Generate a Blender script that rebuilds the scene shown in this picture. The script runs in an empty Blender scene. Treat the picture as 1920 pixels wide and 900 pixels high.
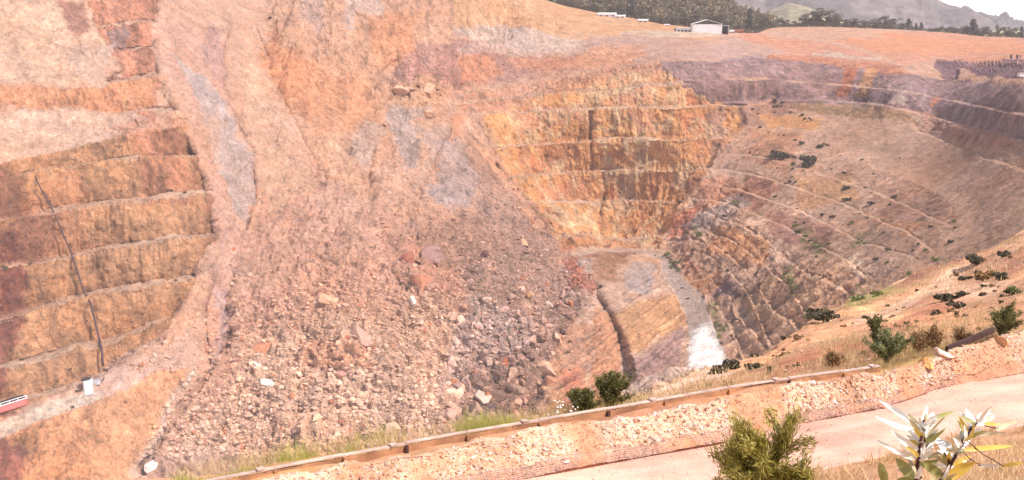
import bpy, math, random
import numpy as np
R = math.radians
rng = np.random.default_rng(11)
random.seed(5)
scn = bpy.context.scene
COL = scn.collection

# ------------------------------------------------------------ camera
F = 2058.0                      # focal length in survey units (1920 wide frame)
PITCH = R(11.1)
SP, CP = math.sin(PITCH), math.cos(PITCH)
cd = bpy.data.cameras.new('camera'); cam = bpy.data.objects.new('camera', cd); COL.objects.link(cam)
cam.location = (0, 0, 0); cam.rotation_euler = (R(90) - PITCH, 0, 0)
cd.sensor_width = 36; cd.lens = 36 * F / 1920; cd.clip_start = 0.1; cd.clip_end = 60000
scn.camera = cam

# ------------------------------------------------------------ light
SUN_DIR = np.array([0.56, -0.27, 0.78]); SUN_DIR /= np.linalg.norm(SUN_DIR)
SUN_EL = math.asin(SUN_DIR[2]); SUN_AZ = math.atan2(SUN_DIR[0], SUN_DIR[1])
w = bpy.data.worlds.new('World'); scn.world = w; w.use_nodes = True
nt = w.node_tree; nt.nodes.clear()
sky = nt.nodes.new('ShaderNodeTexSky'); sky.sky_type = 'NISHITA'; sky.sun_disc = False
sky.sun_elevation = SUN_EL; sky.sun_rotation = SUN_AZ
sky.air_density = 1.0; sky.dust_density = 2.0; sky.ozone_density = 1.0
bg = nt.nodes.new('ShaderNodeBackground'); bg.inputs['Strength'].default_value = 0.08
wo = nt.nodes.new('ShaderNodeOutputWorld')
tcw = nt.nodes.new('ShaderNodeTexCoord'); sxyz = nt.nodes.new('ShaderNodeSeparateXYZ'); nt.links.new(tcw.outputs['Generated'], sxyz.inputs[0])
mrw = nt.nodes.new('ShaderNodeMapRange'); mrw.inputs['From Min'].default_value = -0.02; mrw.inputs['From Max'].default_value = 0.05
mrw.inputs['To Min'].default_value = 0.9; mrw.inputs['To Max'].default_value = 0.04; nt.links.new(sxyz.outputs['Z'], mrw.inputs['Value'])
veil = nt.nodes.new('ShaderNodeMix'); veil.data_type = 'RGBA'; veil.inputs['B'].default_value = (38, 36.4, 37, 1)   # pale veil added to whiten and brighten the low sky
nt.links.new(mrw.outputs[0], veil.inputs['Factor']); nt.links.new(sky.outputs[0], veil.inputs['A'])
nt.links.new(veil.outputs['Result'], bg.inputs['Color']); nt.links.new(bg.outputs[0], wo.inputs['Surface'])
sl = bpy.data.lights.new('sun', 'SUN'); so = bpy.data.objects.new('sun', sl); COL.objects.link(so)
sl.energy = 5.0; sl.angle = R(0.6); sl.color = (1.0, 0.90, 0.85)
so.rotation_euler = (math.acos(SUN_DIR[2]), 0, math.atan2(SUN_DIR[1], SUN_DIR[0]) + R(90))
vs = scn.view_settings
vs.view_transform = 'Standard'; vs.look = 'None'; vs.gamma = 1.0; vs.use_curve_mapping = False
vs.exposure = 0.54
HAZE = 0.00015
scn.cycles.volume_bounces = 0; scn.cycles.max_bounces = 5
scn.cycles.diffuse_bounces = 3
try: scn.cycles.use_denoising = True
except Exception: pass

# ------------------------------------------------------------ helpers
def lin(c):
    c = np.asarray(c, float) / 255.0
    return np.where(c <= 0.04045, c / 12.92, ((c + 0.055) / 1.055) ** 2.4)
def kz(y): return SP + (np.asarray(y, float) - 450) / F * CP          # drop per metre of depth
def pt(px, py, D):
    px, py, D = np.broadcast_arrays(np.asarray(px, float), np.asarray(py, float), np.asarray(D, float))
    xn = (px - 960) / F; yn = -(py - 450) / F
    return np.stack([D * xn, D * (CP + yn * SP), D * (-SP + yn * CP)], -1)
def ptz(px, D, z):                                                  # depth and world height
    px, D, z = np.broadcast_arrays(np.asarray(px, float), np.asarray(D, float), np.asarray(z, float))
    yn = (z / D + SP) / CP
    return np.stack([D * (px - 960) / F, D * (CP + yn * SP), z], -1)
def pty(px, py, z): return pt(px, py, -np.asarray(z, float) / kz(py))
def pl(pts, x):
    p = sorted(pts); return np.interp(x, [a[0] for a in p], [a[1] for a in p])

TAB = rng.random((64, 64, 64)).astype(np.float32)
def vnoise(P, s=1.0, off=0):
    Q = np.asarray(P, np.float64) * s + off * 17.37
    I = np.floor(Q).astype(np.int64); f = (Q - I).astype(np.float32); f = f * f * (3 - 2 * f)
    out = 0
    x0, y0, z0 = (I[..., 0] & 63, I[..., 1] & 63, I[..., 2] & 63)
    x1, y1, z1 = ((x0 + 1) & 63, (y0 + 1) & 63, (z0 + 1) & 63)
    fx, fy, fz = f[..., 0], f[..., 1], f[..., 2]
    a = TAB[x0, y0, z0] * (1 - fx) + TAB[x1, y0, z0] * fx
    b = TAB[x0, y1, z0] * (1 - fx) + TAB[x1, y1, z0] * fx
    c = TAB[x0, y0, z1] * (1 - fx) + TAB[x1, y0, z1] * fx
    d = TAB[x0, y1, z1] * (1 - fx) + TAB[x1, y1, z1] * fx
    return (a * (1 - fy) + b * fy) * (1 - fz) + (c * (1 - fy) + d * fy) * fz
def fbm(P, s=1.0, o=4, off=0, gain=0.5):                            # about -1..1
    t = 0; a = 1.0; n = 0
    for i in range(o):
        t = t + a * (vnoise(P, s * 2 ** i, off + i * 3.1) * 2 - 1); n += a; a *= gain
    return t / n * 1.6
def ridged(P, s=1.0, o=3, off=0):
    t = 0; a = 1.0; n = 0
    for i in range(o):
        t = t + a * (1 - np.abs(vnoise(P, s * 2 ** i, off + i * 5.3) * 2 - 1)); n += a; a *= 0.5
    return t / n
def sstep(a, b, x): t = np.clip((x - a) / (b - a), 0, 1); return t * t * (3 - 2 * t)

def np_mesh(name, V, Fc, mat, col=None, smooth=False, link=True, mi=None, mats=None):
    V = np.asarray(V, np.float32).reshape(-1, 3); Fc = np.asarray(Fc, np.int32)
    m = bpy.data.meshes.new(name); n = Fc.shape[1]
    m.vertices.add(len(V)); m.vertices.foreach_set('co', V.ravel())
    m.loops.add(Fc.size); m.loops.foreach_set('vertex_index', Fc.ravel())
    m.polygons.add(len(Fc))
    m.polygons.foreach_set('loop_start', np.arange(0, Fc.size, n, dtype=np.int32))
    m.polygons.foreach_set('use_smooth', np.full(len(Fc), smooth))
    if col is not None:
        a = m.color_attributes.new('rock', 'FLOAT_COLOR', 'POINT')
        c = np.ones((len(V), 4), np.float32); c[:, :3] = np.asarray(col).reshape(-1, 3); a.data.foreach_set('color', c.ravel())
    for mm in (mats or [mat]): m.materials.append(mm)
    if mi is not None: m.polygons.foreach_set('material_index', np.asarray(mi, np.int32))
    m.update(calc_edges=True); m.validate()
    if not link: return m
    o = bpy.data.objects.new(name, m); COL.objects.link(o); return o
def grid_faces(nr, nc, flip=False):
    i = np.arange(nr - 1)[:, None] * nc + np.arange(nc - 1)[None, :]
    f = np.stack([i, i + nc, i + nc + 1, i + 1], -1).reshape(-1, 4)
    return f[:, ::-1] if flip else f
def grid_normals(P):
    du = np.gradient(P, axis=1); dv = np.gradient(P, axis=0)
    n = np.cross(dv, du); n /= np.linalg.norm(n, axis=-1, keepdims=True) + 1e-9
    return n
def tag(o, label=None, cat=None, group=None, kind=None):
    if label: o['label'] = label
    if cat: o['category'] = cat
    if group: o['group'] = group
    if kind: o['kind'] = kind
    return o
def empty(name, loc, label, cat, group=None, rz=0, sc=1):
    o = bpy.data.objects.new(name, None); COL.objects.link(o); o.location = loc
    o.rotation_euler = (0, 0, rz); o.scale = (sc, sc, sc) if np.isscalar(sc) else sc
    o.empty_display_size = 0.3
    return tag(o, label, cat, group)
def copy_tree(o, parent=None):
    c = o.copy(); COL.objects.link(c); c.parent = parent
    for ch in o.children: copy_tree(ch, c)
    return c
class MB:                                                           # collects shapes for one mesh
    def __init__(s): s.V = []; s.Fq = []; s.n = 0
    def add(s, V, Fq): s.V.append(np.asarray(V, float)); s.Fq.append(np.asarray(Fq) + s.n); s.n += len(V)
    def box(s, c, size, rz=0, rx=0, ry=0, bev=0):
        x, y, z = [d / 2 for d in size]
        v = np.array([[a * x, b * y, q * z] for q in (-1, 1) for b in (-1, 1) for a in (-1, 1)])
        f = [[0, 2, 3, 1], [4, 5, 7, 6], [0, 1, 5, 4], [1, 3, 7, 5], [3, 2, 6, 7], [2, 0, 4, 6]]
        v = v @ rot(rx, ry, rz).T + np.array(c); s.add(v, f)
    def tube(s, pts, r, n=6, cap=True):
        pts = np.asarray(pts, float); r = np.broadcast_to(np.asarray(r, float), (len(pts),))
        t = np.gradient(pts, axis=0); t /= np.linalg.norm(t, axis=1, keepdims=True) + 1e-9
        up = np.array([0, 0, 1.0]) if abs(t[0, 2]) < 0.9 else np.array([1.0, 0, 0])
        V = []
        for i in range(len(pts)):
            a = np.cross(t[i], up); a /= np.linalg.norm(a) + 1e-9; b = np.cross(t[i], a)
            ang = np.arange(n) * 2 * math.pi / n
            V.append(pts[i] + r[i] * (np.cos(ang)[:, None] * a + np.sin(ang)[:, None] * b))
        V = np.concatenate(V); Fq = []
        for i in range(len(pts) - 1):
            for j in range(n):
                k = (j + 1) % n; Fq.append([i * n + j, i * n + k, (i + 1) * n + k, (i + 1) * n + j])
        if cap and n % 2 == 0:
            for base in (0, (len(pts) - 1) * n):
                for j in range(1, n // 2): Fq.append([base + j - 1, base + j, base + n - 1 - j, base + (n - j) % n])
        s.add(V, Fq)
    def build(s, name, mat, parent=None, smooth=False, col=None):
        o = np_mesh(name, np.concatenate(s.V), np.concatenate(s.Fq), mat, smooth=smooth, col=col)
        if parent is not None: o.parent = parent
        return o
def rot(rx, ry, rz):
    cx, sx, cy, sy, cz, sz = math.cos(rx), math.sin(rx), math.cos(ry), math.sin(ry), math.cos(rz), math.sin(rz)
    return (np.array([[cz, -sz, 0], [sz, cz, 0], [0, 0, 1]]) @ np.array([[cy, 0, sy], [0, 1, 0], [-sy, 0, cy]])
            @ np.array([[1, 0, 0], [0, cx, -sx], [0, sx, cx]]))

# ------------------------------------------------------------ materials
def new_mat(name):
    m = bpy.data.materials.new(name); m.use_nodes = True; t = m.node_tree; t.nodes.clear()
    o = t.nodes.new('ShaderNodeOutputMaterial'); b = t.nodes.new('ShaderNodeBsdfPrincipled')
    t.links.new(b.outputs[0], o.inputs['Surface']); b.inputs['Roughness'].default_value = 0.9
    b.inputs['Specular IOR Level'].default_value = 0.2
    return m, t, b
def rock_mat(name, scales, bumpd, contrast=0.5, src='attr', base=None, tint=True, hue=0.5):
    """vertex or object colour broken up by several scales of world-space noise, plus bump"""
    m, t, b = new_mat(name); L = t.links.new; N = t.nodes.new
    geo = N('ShaderNodeNewGeometry')
    if src == 'attr':
        a = N('ShaderNodeAttribute'); a.attribute_name = 'rock'; c = a.outputs['Color']
    elif src == 'obj':
        a = N('ShaderNodeObjectInfo'); c = a.outputs['Color']
    else:
        a = N('ShaderNodeRGB'); a.outputs[0].default_value = (*base, 1); c = a.outputs[0]
    h = None
    for i, s in enumerate(scales):
        n = N('ShaderNodeTexNoise'); n.inputs['Scale'].default_value = s; n.inputs['Detail'].default_value = 5
        n.inputs['Roughness'].default_value = 0.65
        L(geo.outputs['Position'], n.inputs['Vector'])
        r = N('ShaderNodeMapRange'); r.inputs['From Min'].default_value = 0.3; r.inputs['From Max'].default_value = 0.7
        r.inputs['To Min'].default_value = 1 - contrast; r.inputs['To Max'].default_value = 1 + contrast * 0.8
        L(n.outputs['Fac'], r.inputs['Value'])
        mx = N('ShaderNodeVectorMath'); mx.operation = 'SCALE'; L(c, mx.inputs[0]); L(r.outputs[0], mx.inputs['Scale']); c = mx.outputs[0]
        if i == 0:
            h = n.outputs['Fac']
            if tint:                                                # iron-stained against pale variation
                n2 = N('ShaderNodeTexNoise'); n2.inputs['Scale'].default_value = s * 0.6; n2.inputs['Detail'].default_value = 4
                L(geo.outputs['Position'], n2.inputs['Vector'])
                r2 = N('ShaderNodeMapRange'); r2.inputs['From Min'].default_value = 0.42; r2.inputs['From Max'].default_value = 0.72
                L(n2.outputs['Fac'], r2.inputs['Value'])
                vm = N('ShaderNodeMix'); vm.data_type = 'RGBA'; vm.blend_type = 'MULTIPLY'
                sc_ = N('ShaderNodeMath'); sc_.operation = 'MULTIPLY'; sc_.inputs[1].default_value = hue; L(r2.outputs[0], sc_.inputs[0])
                L(sc_.outputs[0], vm.inputs['Factor']); L(c, vm.inputs['A']); vm.inputs['B'].default_value = (1.08, 0.86, 0.64, 1); c = vm.outputs['Result']
        else:
            ad = N('ShaderNodeMath'); ad.operation = 'ADD'; L(h, ad.inputs[0]); L(n.outputs['Fac'], ad.inputs[1]); h = ad.outputs[0]
    L(c, b.inputs['Base Color'])
    bp = N('ShaderNodeBump'); bp.inputs['Strength'].default_value = 1.0; bp.inputs['Distance'].default_value = bumpd
    L(h, bp.inputs['Height']); L(bp.outputs[0], b.inputs['Normal'])
    return m
def plain(name, c, rough=0.7, noise=0.0, scale=3, metal=0, spec=0.3):
    m, t, b = new_mat(name); b.inputs['Roughness'].default_value = rough; b.inputs['Metallic'].default_value = metal
    b.inputs['Specular IOR Level'].default_value = spec
    tc = t.nodes.new('ShaderNodeTexCoord'); n = t.nodes.new('ShaderNodeTexNoise'); n.inputs['Scale'].default_value = scale; n.inputs['Detail'].default_value = 6
    t.links.new(tc.outputs['Object'], n.inputs['Vector'])
    r = t.nodes.new('ShaderNodeMapRange'); r.inputs['From Min'].default_value = .3; r.inputs['From Max'].default_value = .7
    r.inputs['To Min'].default_value = 1 - noise; r.inputs['To Max'].default_value = 1 + noise
    t.links.new(n.outputs['Fac'], r.inputs['Value'])
    v = t.nodes.new('ShaderNodeVectorMath'); v.operation = 'SCALE'; v.inputs[0].default_value = c
    t.links.new(r.outputs[0], v.inputs['Scale']); t.links.new(v.outputs[0], b.inputs['Base Color'])
    return m
def leaf_mat(name, c, c2, scale=2.0, rough=0.55, trans=0.0, spec=0.3):
    m, t, b = new_mat(name); N = t.nodes.new; L = t.links.new
    geo = N('ShaderNodeNewGeometry'); oi = N('ShaderNodeObjectInfo')
    r = N('ShaderNodeMix'); r.data_type = 'RGBA'; r.inputs['A'].default_value = (*c, 1); r.inputs['B'].default_value = (*c2, 1)
    ad = N('ShaderNodeMath'); ad.operation = 'MULTIPLY_ADD'; L(oi.outputs['Random'], ad.inputs[0]); ad.inputs[1].default_value = 0.4
    sub = N('ShaderNodeMath'); sub.operation = 'MULTIPLY'; L(geo.outputs['Random Per Island'], sub.inputs[0]); sub.inputs[1].default_value = 0.75
    L(sub.outputs[0], ad.inputs[2]); L(ad.outputs[0], r.inputs['Factor']); L(r.outputs['Result'], b.inputs['Base Color'])
    b.inputs['Roughness'].default_value = rough; b.inputs['Specular IOR Level'].default_value = spec
    if trans:
        o = [n for n in t.nodes if n.type == 'OUTPUT_MATERIAL'][0]
        tr = N('ShaderNodeBsdfTranslucent'); L(r.outputs['Result'], tr.inputs['Color'])
        ms = N('ShaderNodeMixShader'); ms.inputs[0].default_value = trans
        L(b.outputs[0], ms.inputs[1]); L(tr.outputs[0], ms.inputs[2]); L(ms.outputs[0], o.inputs['Surface'])
    return m
M_PIT = rock_mat('quarried_rock', (0.6, 1.7, 0.13), 0.85, 0.27)
M_RUB = rock_mat('broken_rock', (0.9,), 0.15, 0.25)
M_BOULD = rock_mat('boulder_rock', (0.7,), 0.25, 0.25, src='obj')
M_NEAR = rock_mat('dry_hillside_soil', (1.3, 0.35), 0.12, 0.24)
M_FORE = rock_mat('loose_gravel', (9.0, 1.2), 0.02, 0.22)
M_HILL = rock_mat('distant_bush_slope', (0.03, 0.008), 4.0, 0.3, tint=False)

# ------------------------------------------------------------ the pit
CP_ = [(-300,-150,430),(0,-150,460),(0,0,420),(0,150,395),(0,300,370),(0,410,355),(0,600,340),(0,760,322),(0,830,316),(0,960,300),
(-300,300,320),(-300,900,270),
(190,-150,490),(190,0,440),(190,150,415),(190,300,390),(190,500,368),(190,690,345),(190,745,335),(190,900,318),
(345,0,480),(345,240,415),(360,375,393),(370,450,383),(350,530,375),(360,680,358),(300,800,345),(260,900,335),
(470,-150,600),(470,0,530),(450,150,470),(470,300,445),(470,450,415),(430,600,385),(400,750,362),(400,900,345),
(600,-150,640),(600,0,550),(600,200,490),(600,350,450),(650,500,410),(650,650,382),(650,800,358),(650,950,340),
(750,-150,700),(750,0,590),(750,100,560),(720,200,520),(760,350,465),(800,500,425),(800,650,390),(800,800,362),
(850,60,660),(870,170,600),(870,300,520),(900,400,480),(950,500,445),(950,650,405),(950,800,370),
(900,-150,900),(1000,0,850),(1000,60,730),(1000,120,670),(960,170,625),(960,300,575),(1000,400,545),(1040,440,530),(1060,520,465),(1100,545,450),
(1110,130,655),(1110,300,600),(1110,450,555),(1160,470,545),
(1250,115,660),(1250,300,600),(1250,440,555),(1150,30,830),
(1340,118,650),(1340,200,630),(1340,320,585),(1300,400,555),
(1240,485,530),(1290,560,455),(1330,640,400),(1330,700,370),(1300,780,340),
(1180,500,500),(1170,600,435),(1170,740,375),(1090,620,430),(1080,750,375),(1040,900,345),
(1450,190,640),(1450,300,570),(1400,400,530),(1400,500,450),(1400,600,400),(1450,700,340),
(1600,130,650),(1600,190,620),(1600,300,540),(1600,400,465),(1550,500,400),(1550,600,340),
(1750,230,560),(1750,300,500),(1800,400,390),(1700,500,350),
(1920,150,500),(1920,262,430),(1920,320,390),(1920,420,320),(1850,450,330),(1900,600,270),(1600,750,300),
(1700,140,620),(1700,100,720),(1920,110,640),(1920,75,900),(1700,60,900),(1450,55,850),(1450,80,760),(1450,110,670),(1290,52,800),(1290,80,710),
(2220,300,350),(2220,75,850),(2220,150,450),(2220,600,240)]
cp = np.array(CP_, float); cxy = cp[:, :2] / 500.0; cval = np.log(cp[:, 2])
def tps(r2): return 0.5 * r2 * np.log(r2 + 1e-9)
d2 = ((cxy[:, None] - cxy[None]) ** 2).sum(-1)
A = np.zeros((len(cp) + 3, len(cp) + 3)); A[:len(cp), :len(cp)] = tps(d2) + np.eye(len(cp)) * 0.003
A[:len(cp), len(cp)] = 1; A[:len(cp), len(cp) + 1:] = cxy; A[len(cp), :len(cp)] = 1; A[len(cp) + 1:, :len(cp)] = cxy.T
sol = np.linalg.solve(A, np.concatenate([cval, [0, 0, 0]]))
def base_depth(x, y):
    shp = x.shape; q = np.stack([x.ravel(), y.ravel()], -1) / 500.0
    o = sol[len(cp)] + q @ sol[len(cp) + 1:]
    for i in range(len(cp)):
        o = o + sol[i] * tps(((q - cxy[i]) ** 2).sum(-1))
    return np.exp(o).reshape(shp)

SKYL = [(-300,-150),(880,-150),(960,-40),(1020,0),(1060,11),(1120,24),(1180,33),(1240,45),(1290,50),(1340,60),(1420,62),(1440,54),(1460,51),(1540,50),(1600,52),(1700,56),(1790,62),(1840,68),(1920,70),(2220,80)]
NC, NR = 1560, 660
gx = np.linspace(-300, 2220, NC)
ytop = pl(SKYL, gx); ybot = np.full(NC, 940.0)
v = np.linspace(0, 1, NR)
GX = np.broadcast_to(gx, (NR, NC)).copy(); GY = ytop[None] + v[:, None] * (ybot - ytop)[None]
# coarse evaluation then upsample
def up(fn, sx=6, sy=6):
    cx = gx[::sx]; cx = np.append(cx, gx[-1]) if cx[-1] != gx[-1] else cx
    cv = v[::sy]; cv = np.append(cv, 1.0) if cv[-1] != 1.0 else cv
    XX = np.broadcast_to(cx, (len(cv), len(cx))).copy(); yt = pl(SKYL, cx)
    YY = yt[None] + cv[:, None] * (940.0 - yt)[None]
    Z = fn(XX, YY)
    Z1 = np.stack([np.interp(v, cv, Z[:, j]) for j in range(len(cx))], 1)
    return np.stack([np.interp(gx, cx, Z1[i]) for i in range(NR)], 0)
D = up(base_depth, 1, 5)
P0 = pt(GX, GY, D)
# wobble used to roughen every traced line
WX = fbm(P0, 0.03, 4, 1) * 9; WY = fbm(P0, 0.035, 4, 2) * 5
WX = WX + fbm(P0, 0.35, 3, 15) * 3.5; WY = WY + fbm(P0, 0.35, 3, 16) * 2.5
WXs = WX * 0.5 + fbm(P0, 0.15, 3, 5) * 3; WYs = WY * 0.5 + fbm(P0, 0.15, 3, 6) * 2.2

def poly_w(poly, soft=5.0, wob=1.0, x=None, y=None):
    """1 inside a traced outline, 0 outside, soft edge"""
    if x is None: x = GX + WX * wob; y = GY + WY * wob
    out = np.zeros(x.shape, np.float32)
    p = np.array(poly, float)
    bb = (x > p[:, 0].min() - soft * 2) & (x < p[:, 0].max() + soft * 2) & (y > p[:, 1].min() - soft * 2) & (y < p[:, 1].max() + soft * 2)
    xs, ys = x[bb], y[bb]
    if xs.size == 0: return out
    ins = np.zeros(xs.shape, bool); dm = np.full(xs.shape, 1e9)
    for i in range(len(p)):
        (x1, y1), (x2, y2) = p[i], p[(i + 1) % len(p)]
        c = ((y1 > ys) != (y2 > ys))
        with np.errstate(divide='ignore', invalid='ignore'):
            c &= xs < (x2 - x1) * (ys - y1) / (y2 - y1 + 1e-12) + x1
        ins ^= c
        dx, dy = x2 - x1, y2 - y1; t = np.clip(((xs - x1) * dx + (ys - y1) * dy) / (dx * dx + dy * dy + 1e-9), 0, 1)
        dm = np.minimum(dm, (xs - x1 - t * dx) ** 2 + (ys - y1 - t * dy) ** 2)
    sd = np.sqrt(dm) * np.where(ins, 1, -1)
    out[bb] = sstep(-soft, soft, sd); return out
def line_d(pts, wob=0.6):
    x = GX + WXs * wob; y = GY + WYs * wob; p = np.array(pts, float)
    bb = (x > p[:, 0].min() - 30) & (x < p[:, 0].max() + 30) & (y > p[:, 1].min() - 30) & (y < p[:, 1].max() + 30)
    out = np.full(x.shape, 1e3); xs, ys = x[bb], y[bb]; dm = np.full(xs.shape, 1e6)
    for i in range(len(p) - 1):
        (x1, y1), (x2, y2) = p[i], p[i + 1]; dx, dy = x2 - x1, y2 - y1
        t = np.clip(((xs - x1) * dx + (ys - y1) * dy) / (dx * dx + dy * dy + 1e-9), 0, 1)
        dm = np.minimum(dm, (xs - x1 - t * dx) ** 2 + (ys - y1 - t * dy) ** 2)
    out[bb] = np.sqrt(dm); return out

# ---- bench staircases
TREAD = np.zeros_like(D); FACE = np.zeros_like(D); CRK = np.zeros_like(D); BAND = np.zeros_like(D)
OFF = np.zeros_like(D)
def stairs(lines, mask, slope=0.8, tr=0.14, wob=0.5, bid=0, amp=1.0):
    global OFF, TREAD, FACE, BAND
    ys = GY + WYs * wob
    L = [np.broadcast_to(pl(l, gx)[None], ys.shape) for l in lines]
    for i in range(len(L) - 1):
        h = L[i + 1] - L[i]
        t = (ys - L[i]) / np.maximum(h, 1)
        m = (t >= 0) & (t < 1) & (h > 4)
        rise = h * D / F * amp * slope
        trd = np.minimum(0.4, np.maximum(tr, 4.2 / np.maximum(h, 1)))
        Ft = np.where(t < 1 - trd, 0.22 * t / (1 - trd), 0.22 + 0.78 * (t - 1 + trd) / trd)
        OFF = OFF + np.where(m, rise * (t - Ft), 0) * mask
        TREAD = np.maximum(TREAD, np.where(m, sstep(1 - trd * 1.15, 1 - trd * 0.85, t), 0) * mask)
        FACE = np.maximum(FACE, np.where(m, 1.0 * (t < 1 - trd), 0) * mask)
        BAND = np.where(m & (mask > .3), bid + i + 1, BAND)
LW = [[(-300,345),(0,306),(100,285),(190,262),(290,245),(345,240),(420,238)],
      [(-300,395),(0,345),(65,320),(130,314),(200,307),(270,301),(358,297),(420,296)],
      [(-300,470),(0,413),(60,406),(120,396),(200,386),(280,379),(355,372),(430,368)],
      [(-300,560),(0,504),(60,496),(140,484),(200,471),(290,459),(375,450),(430,445)],
      [(-300,680),(0,600),(60,586),(130,566),(200,551),(280,539),(350,528),(420,520)],
      [(-300,800),(0,696),(60,682),(130,662),(190,650),(250,630),(330,600),(420,570)],
      [(-300,880),(0,762),(60,748),(130,728),(200,700),(260,680),(350,650),(420,620)]]
mL = poly_w([(-400,340),(0,306),(190,262),(345,238),(368,290),(395,380),(405,440),(380,490),(350,560),(300,640),(200,690),(196,702),(0,790),(-400,960)], 5, 0.5)
# the ledge that carries the haul road, and the lower face under it
stairs(LW, mL, 0.85, 0.12, 0.28, 0)
TREADL = TREAD * mL
UW = [[(0,-150),(400,-150)],[(0,-60),(400,-60)],[(0,0),(180,5),(290,-5)],[(0,55),(200,54),(295,50)],[(0,104),(220,103),(290,100)],[(0,160),(190,158),(295,150)],[(0,215),(120,214),(240,216),(350,220)],[(0,300),(250,246),(345,241)]]
mU = poly_w([(100,-150),(300,-150),(300,60),(300,150),(345,235),(250,246),(235,215),(110,205),(-400,215),(-400,165),(190,160),(235,120),(190,60)], 6, 0.8)
stairs(UW, mU, 0.7, 0.14, 0.8, 20)
FW = [[(850,176),(960,160),(1100,138),(1230,120),(1420,112)],[(850,194),(960,184),(1100,174),(1230,160),(1420,154)],[(850,212),(960,210),(1110,206),(1250,202),(1400,200),(1500,200)],
      [(850,275),(980,272),(1110,266),(1250,262),(1360,258),(1500,258)],[(850,335),(1000,328),(1110,325),(1200,322),(1320,317),(1500,316)],
      [(850,378),(960,378),(1110,385),(1180,380),(1260,378),(1500,374)],[(850,450),(1040,450),(1150,446),(1200,443),(1260,440),(1400,436)],
      [(850,478),(1075,474),(1180,468),(1250,470),(1400,475)]]
mF = poly_w([(840,172),(1100,140),(1235,120),(1300,160),(1340,195),(1398,200),(1396,230),(1350,262),(1330,316),(1280,372),(1240,440),(1235,468),(1075,474),(1010,425),(960,350),(900,265),(862,215)], 6, 0.5)
stairs(FW, mF, 0.85, 0.05, 0.12, 40)
TREADF = TREAD * mF
GW = [[(1200,122),(1440,109),(1560,118),(1700,134),(1780,146),(1920,168),(2220,230)],
      [(1200,158),(1330,152),(1440,148),(1600,161),(1730,180),(1840,203),(1920,217),(2220,290)],
      [(1200,205),(1330,197),(1440,190),(1555,190),(1650,198),(1750,223),(1920,264),(2220,345)],
      [(1200,240),(1400,228),(1490,212),(1560,216),(1640,231),(1720,250),(1920,325),(2220,420)]]
mG = poly_w([(1235,118),(1440,106),(1700,132),(1780,145),(1920,166),(2240,228),(2240,345),(1920,268),(1750,226),(1640,200),(1440,192),(1345,198),(1300,160)], 6, 0.5)
stairs(GW, mG, 0.7, 0.10, 0.35, 60)
mG2 = poly_w([(1700,215),(1920,262),(2240,345),(2240,440),(1920,330),(1725,258)], 6, 0.5)
stairs(GW[2:], mG2, 0.5, 0.12, 0.35, 70)
TW = [[(1250,262),(1340,256),(1440,262),(1520,280),(1600,300),(1700,335),(1790,375)],
      [(1250,330),(1335,318),(1400,329),(1470,347),(1560,378),(1640,412),(1700,442),(1760,480)],
      [(1200,395),(1290,372),(1350,384),(1430,412),(1500,442),(1570,482),(1620,520)],
      [(1200,450),(1260,428),(1320,436),(1380,462),(1440,500),(1480,545),(1520,600)],
      [(1200,500),(1275,478),(1330,486),(1370,512),(1405,552),(1425,600),(1450,660)],
      [(1250,600),(1330,560),(1370,610),(1400,680)]]
def mids(Ls, nsub=2):
    xs = np.linspace(1150, 1900, 76); Y = [pl(l, xs) for l in Ls]; out = []
    for i in range(len(Y) - 1):
        for k in range(nsub): f = k / nsub; out.append(list(zip(xs, Y[i] * (1 - f) + Y[i + 1] * f)))
    out.append(list(zip(xs, Y[-1]))); return out
TW = mids(TW)
mT = poly_w([(1345,250),(1440,235),(1520,270),(1640,300),(1760,350),(1800,400),(1740,480),(1640,520),(1560,560),(1480,620),(1400,670),(1350,640),(1290,520),(1262,470),(1240,440),(1290,370),(1335,316)], 10, 0.6)
stairs(TW, mT, 0.5, 0.10, 0.5, 80)
# ---- slide body and relief lines
def gauss(d, wd): return np.exp(-(d / wd) ** 2)
GULLY = [([(430,60),(415,120),(420,170),(450,250),(474,300),(478,370),(462,430),(440,480),(420,560),(418,610)],4,3.2),
  ([(480,60),(500,100),(525,150),(545,215),(575,280),(610,330),(645,365)],3,2.6),
  ([(548,190),(580,230),(620,300)],2.5,1.5),
  ([(745,110),(715,135),(700,170),(697,200),(703,270),(694,340),(700,400)],4,4.0),
  ([(672,300),(668,260),(680,230)],2.5,2),
  ([(382,480),(395,540),(382,600),(392,680)],4,2.5),([(455,470),(440,520),(420,560),(430,620),(400,690),(345,760),(300,830),(270,880)],5,3),
  ([(357,297),(372,330),(385,370),(400,420)],2.5,2),([(780,140),(784,160)],2.5,4),([(762,150),(765,180)],2,3),
  ([(860,180),(830,260),(800,330),(780,400)],6,3),([(940,300),(1000,390),(1070,460),(1110,530)],4,-2.5),
  ([(1130,385),(1128,330),(1125,440)],4,4.0),([(1108,210),(1106,262),(1108,320)],4,4.0),
  ([(1035,470),(1075,500)],4,3),([(1112,548),(1130,575),(1150,610),(1165,650),(1182,710)],9,11),
  ([(730,462),(745,475),(760,488),(790,498)],3,5),([(735,470),(742,520),(765,545)],3,3),([(780,470),(785,440),(820,410)],2.5,2),
  ([(1000,780),(1015,700),(1045,630),(1100,560)],9,8),([(1360,370),(1400,360),(1300,440),(1260,470)],4,2.5)]
for pts_, wd, dp in GULLY:
    g = gauss(line_d(pts_), wd); OFF = OFF + g * dp
    if dp > 0: CRK = np.maximum(CRK, g * min(1, dp / 3))
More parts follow.
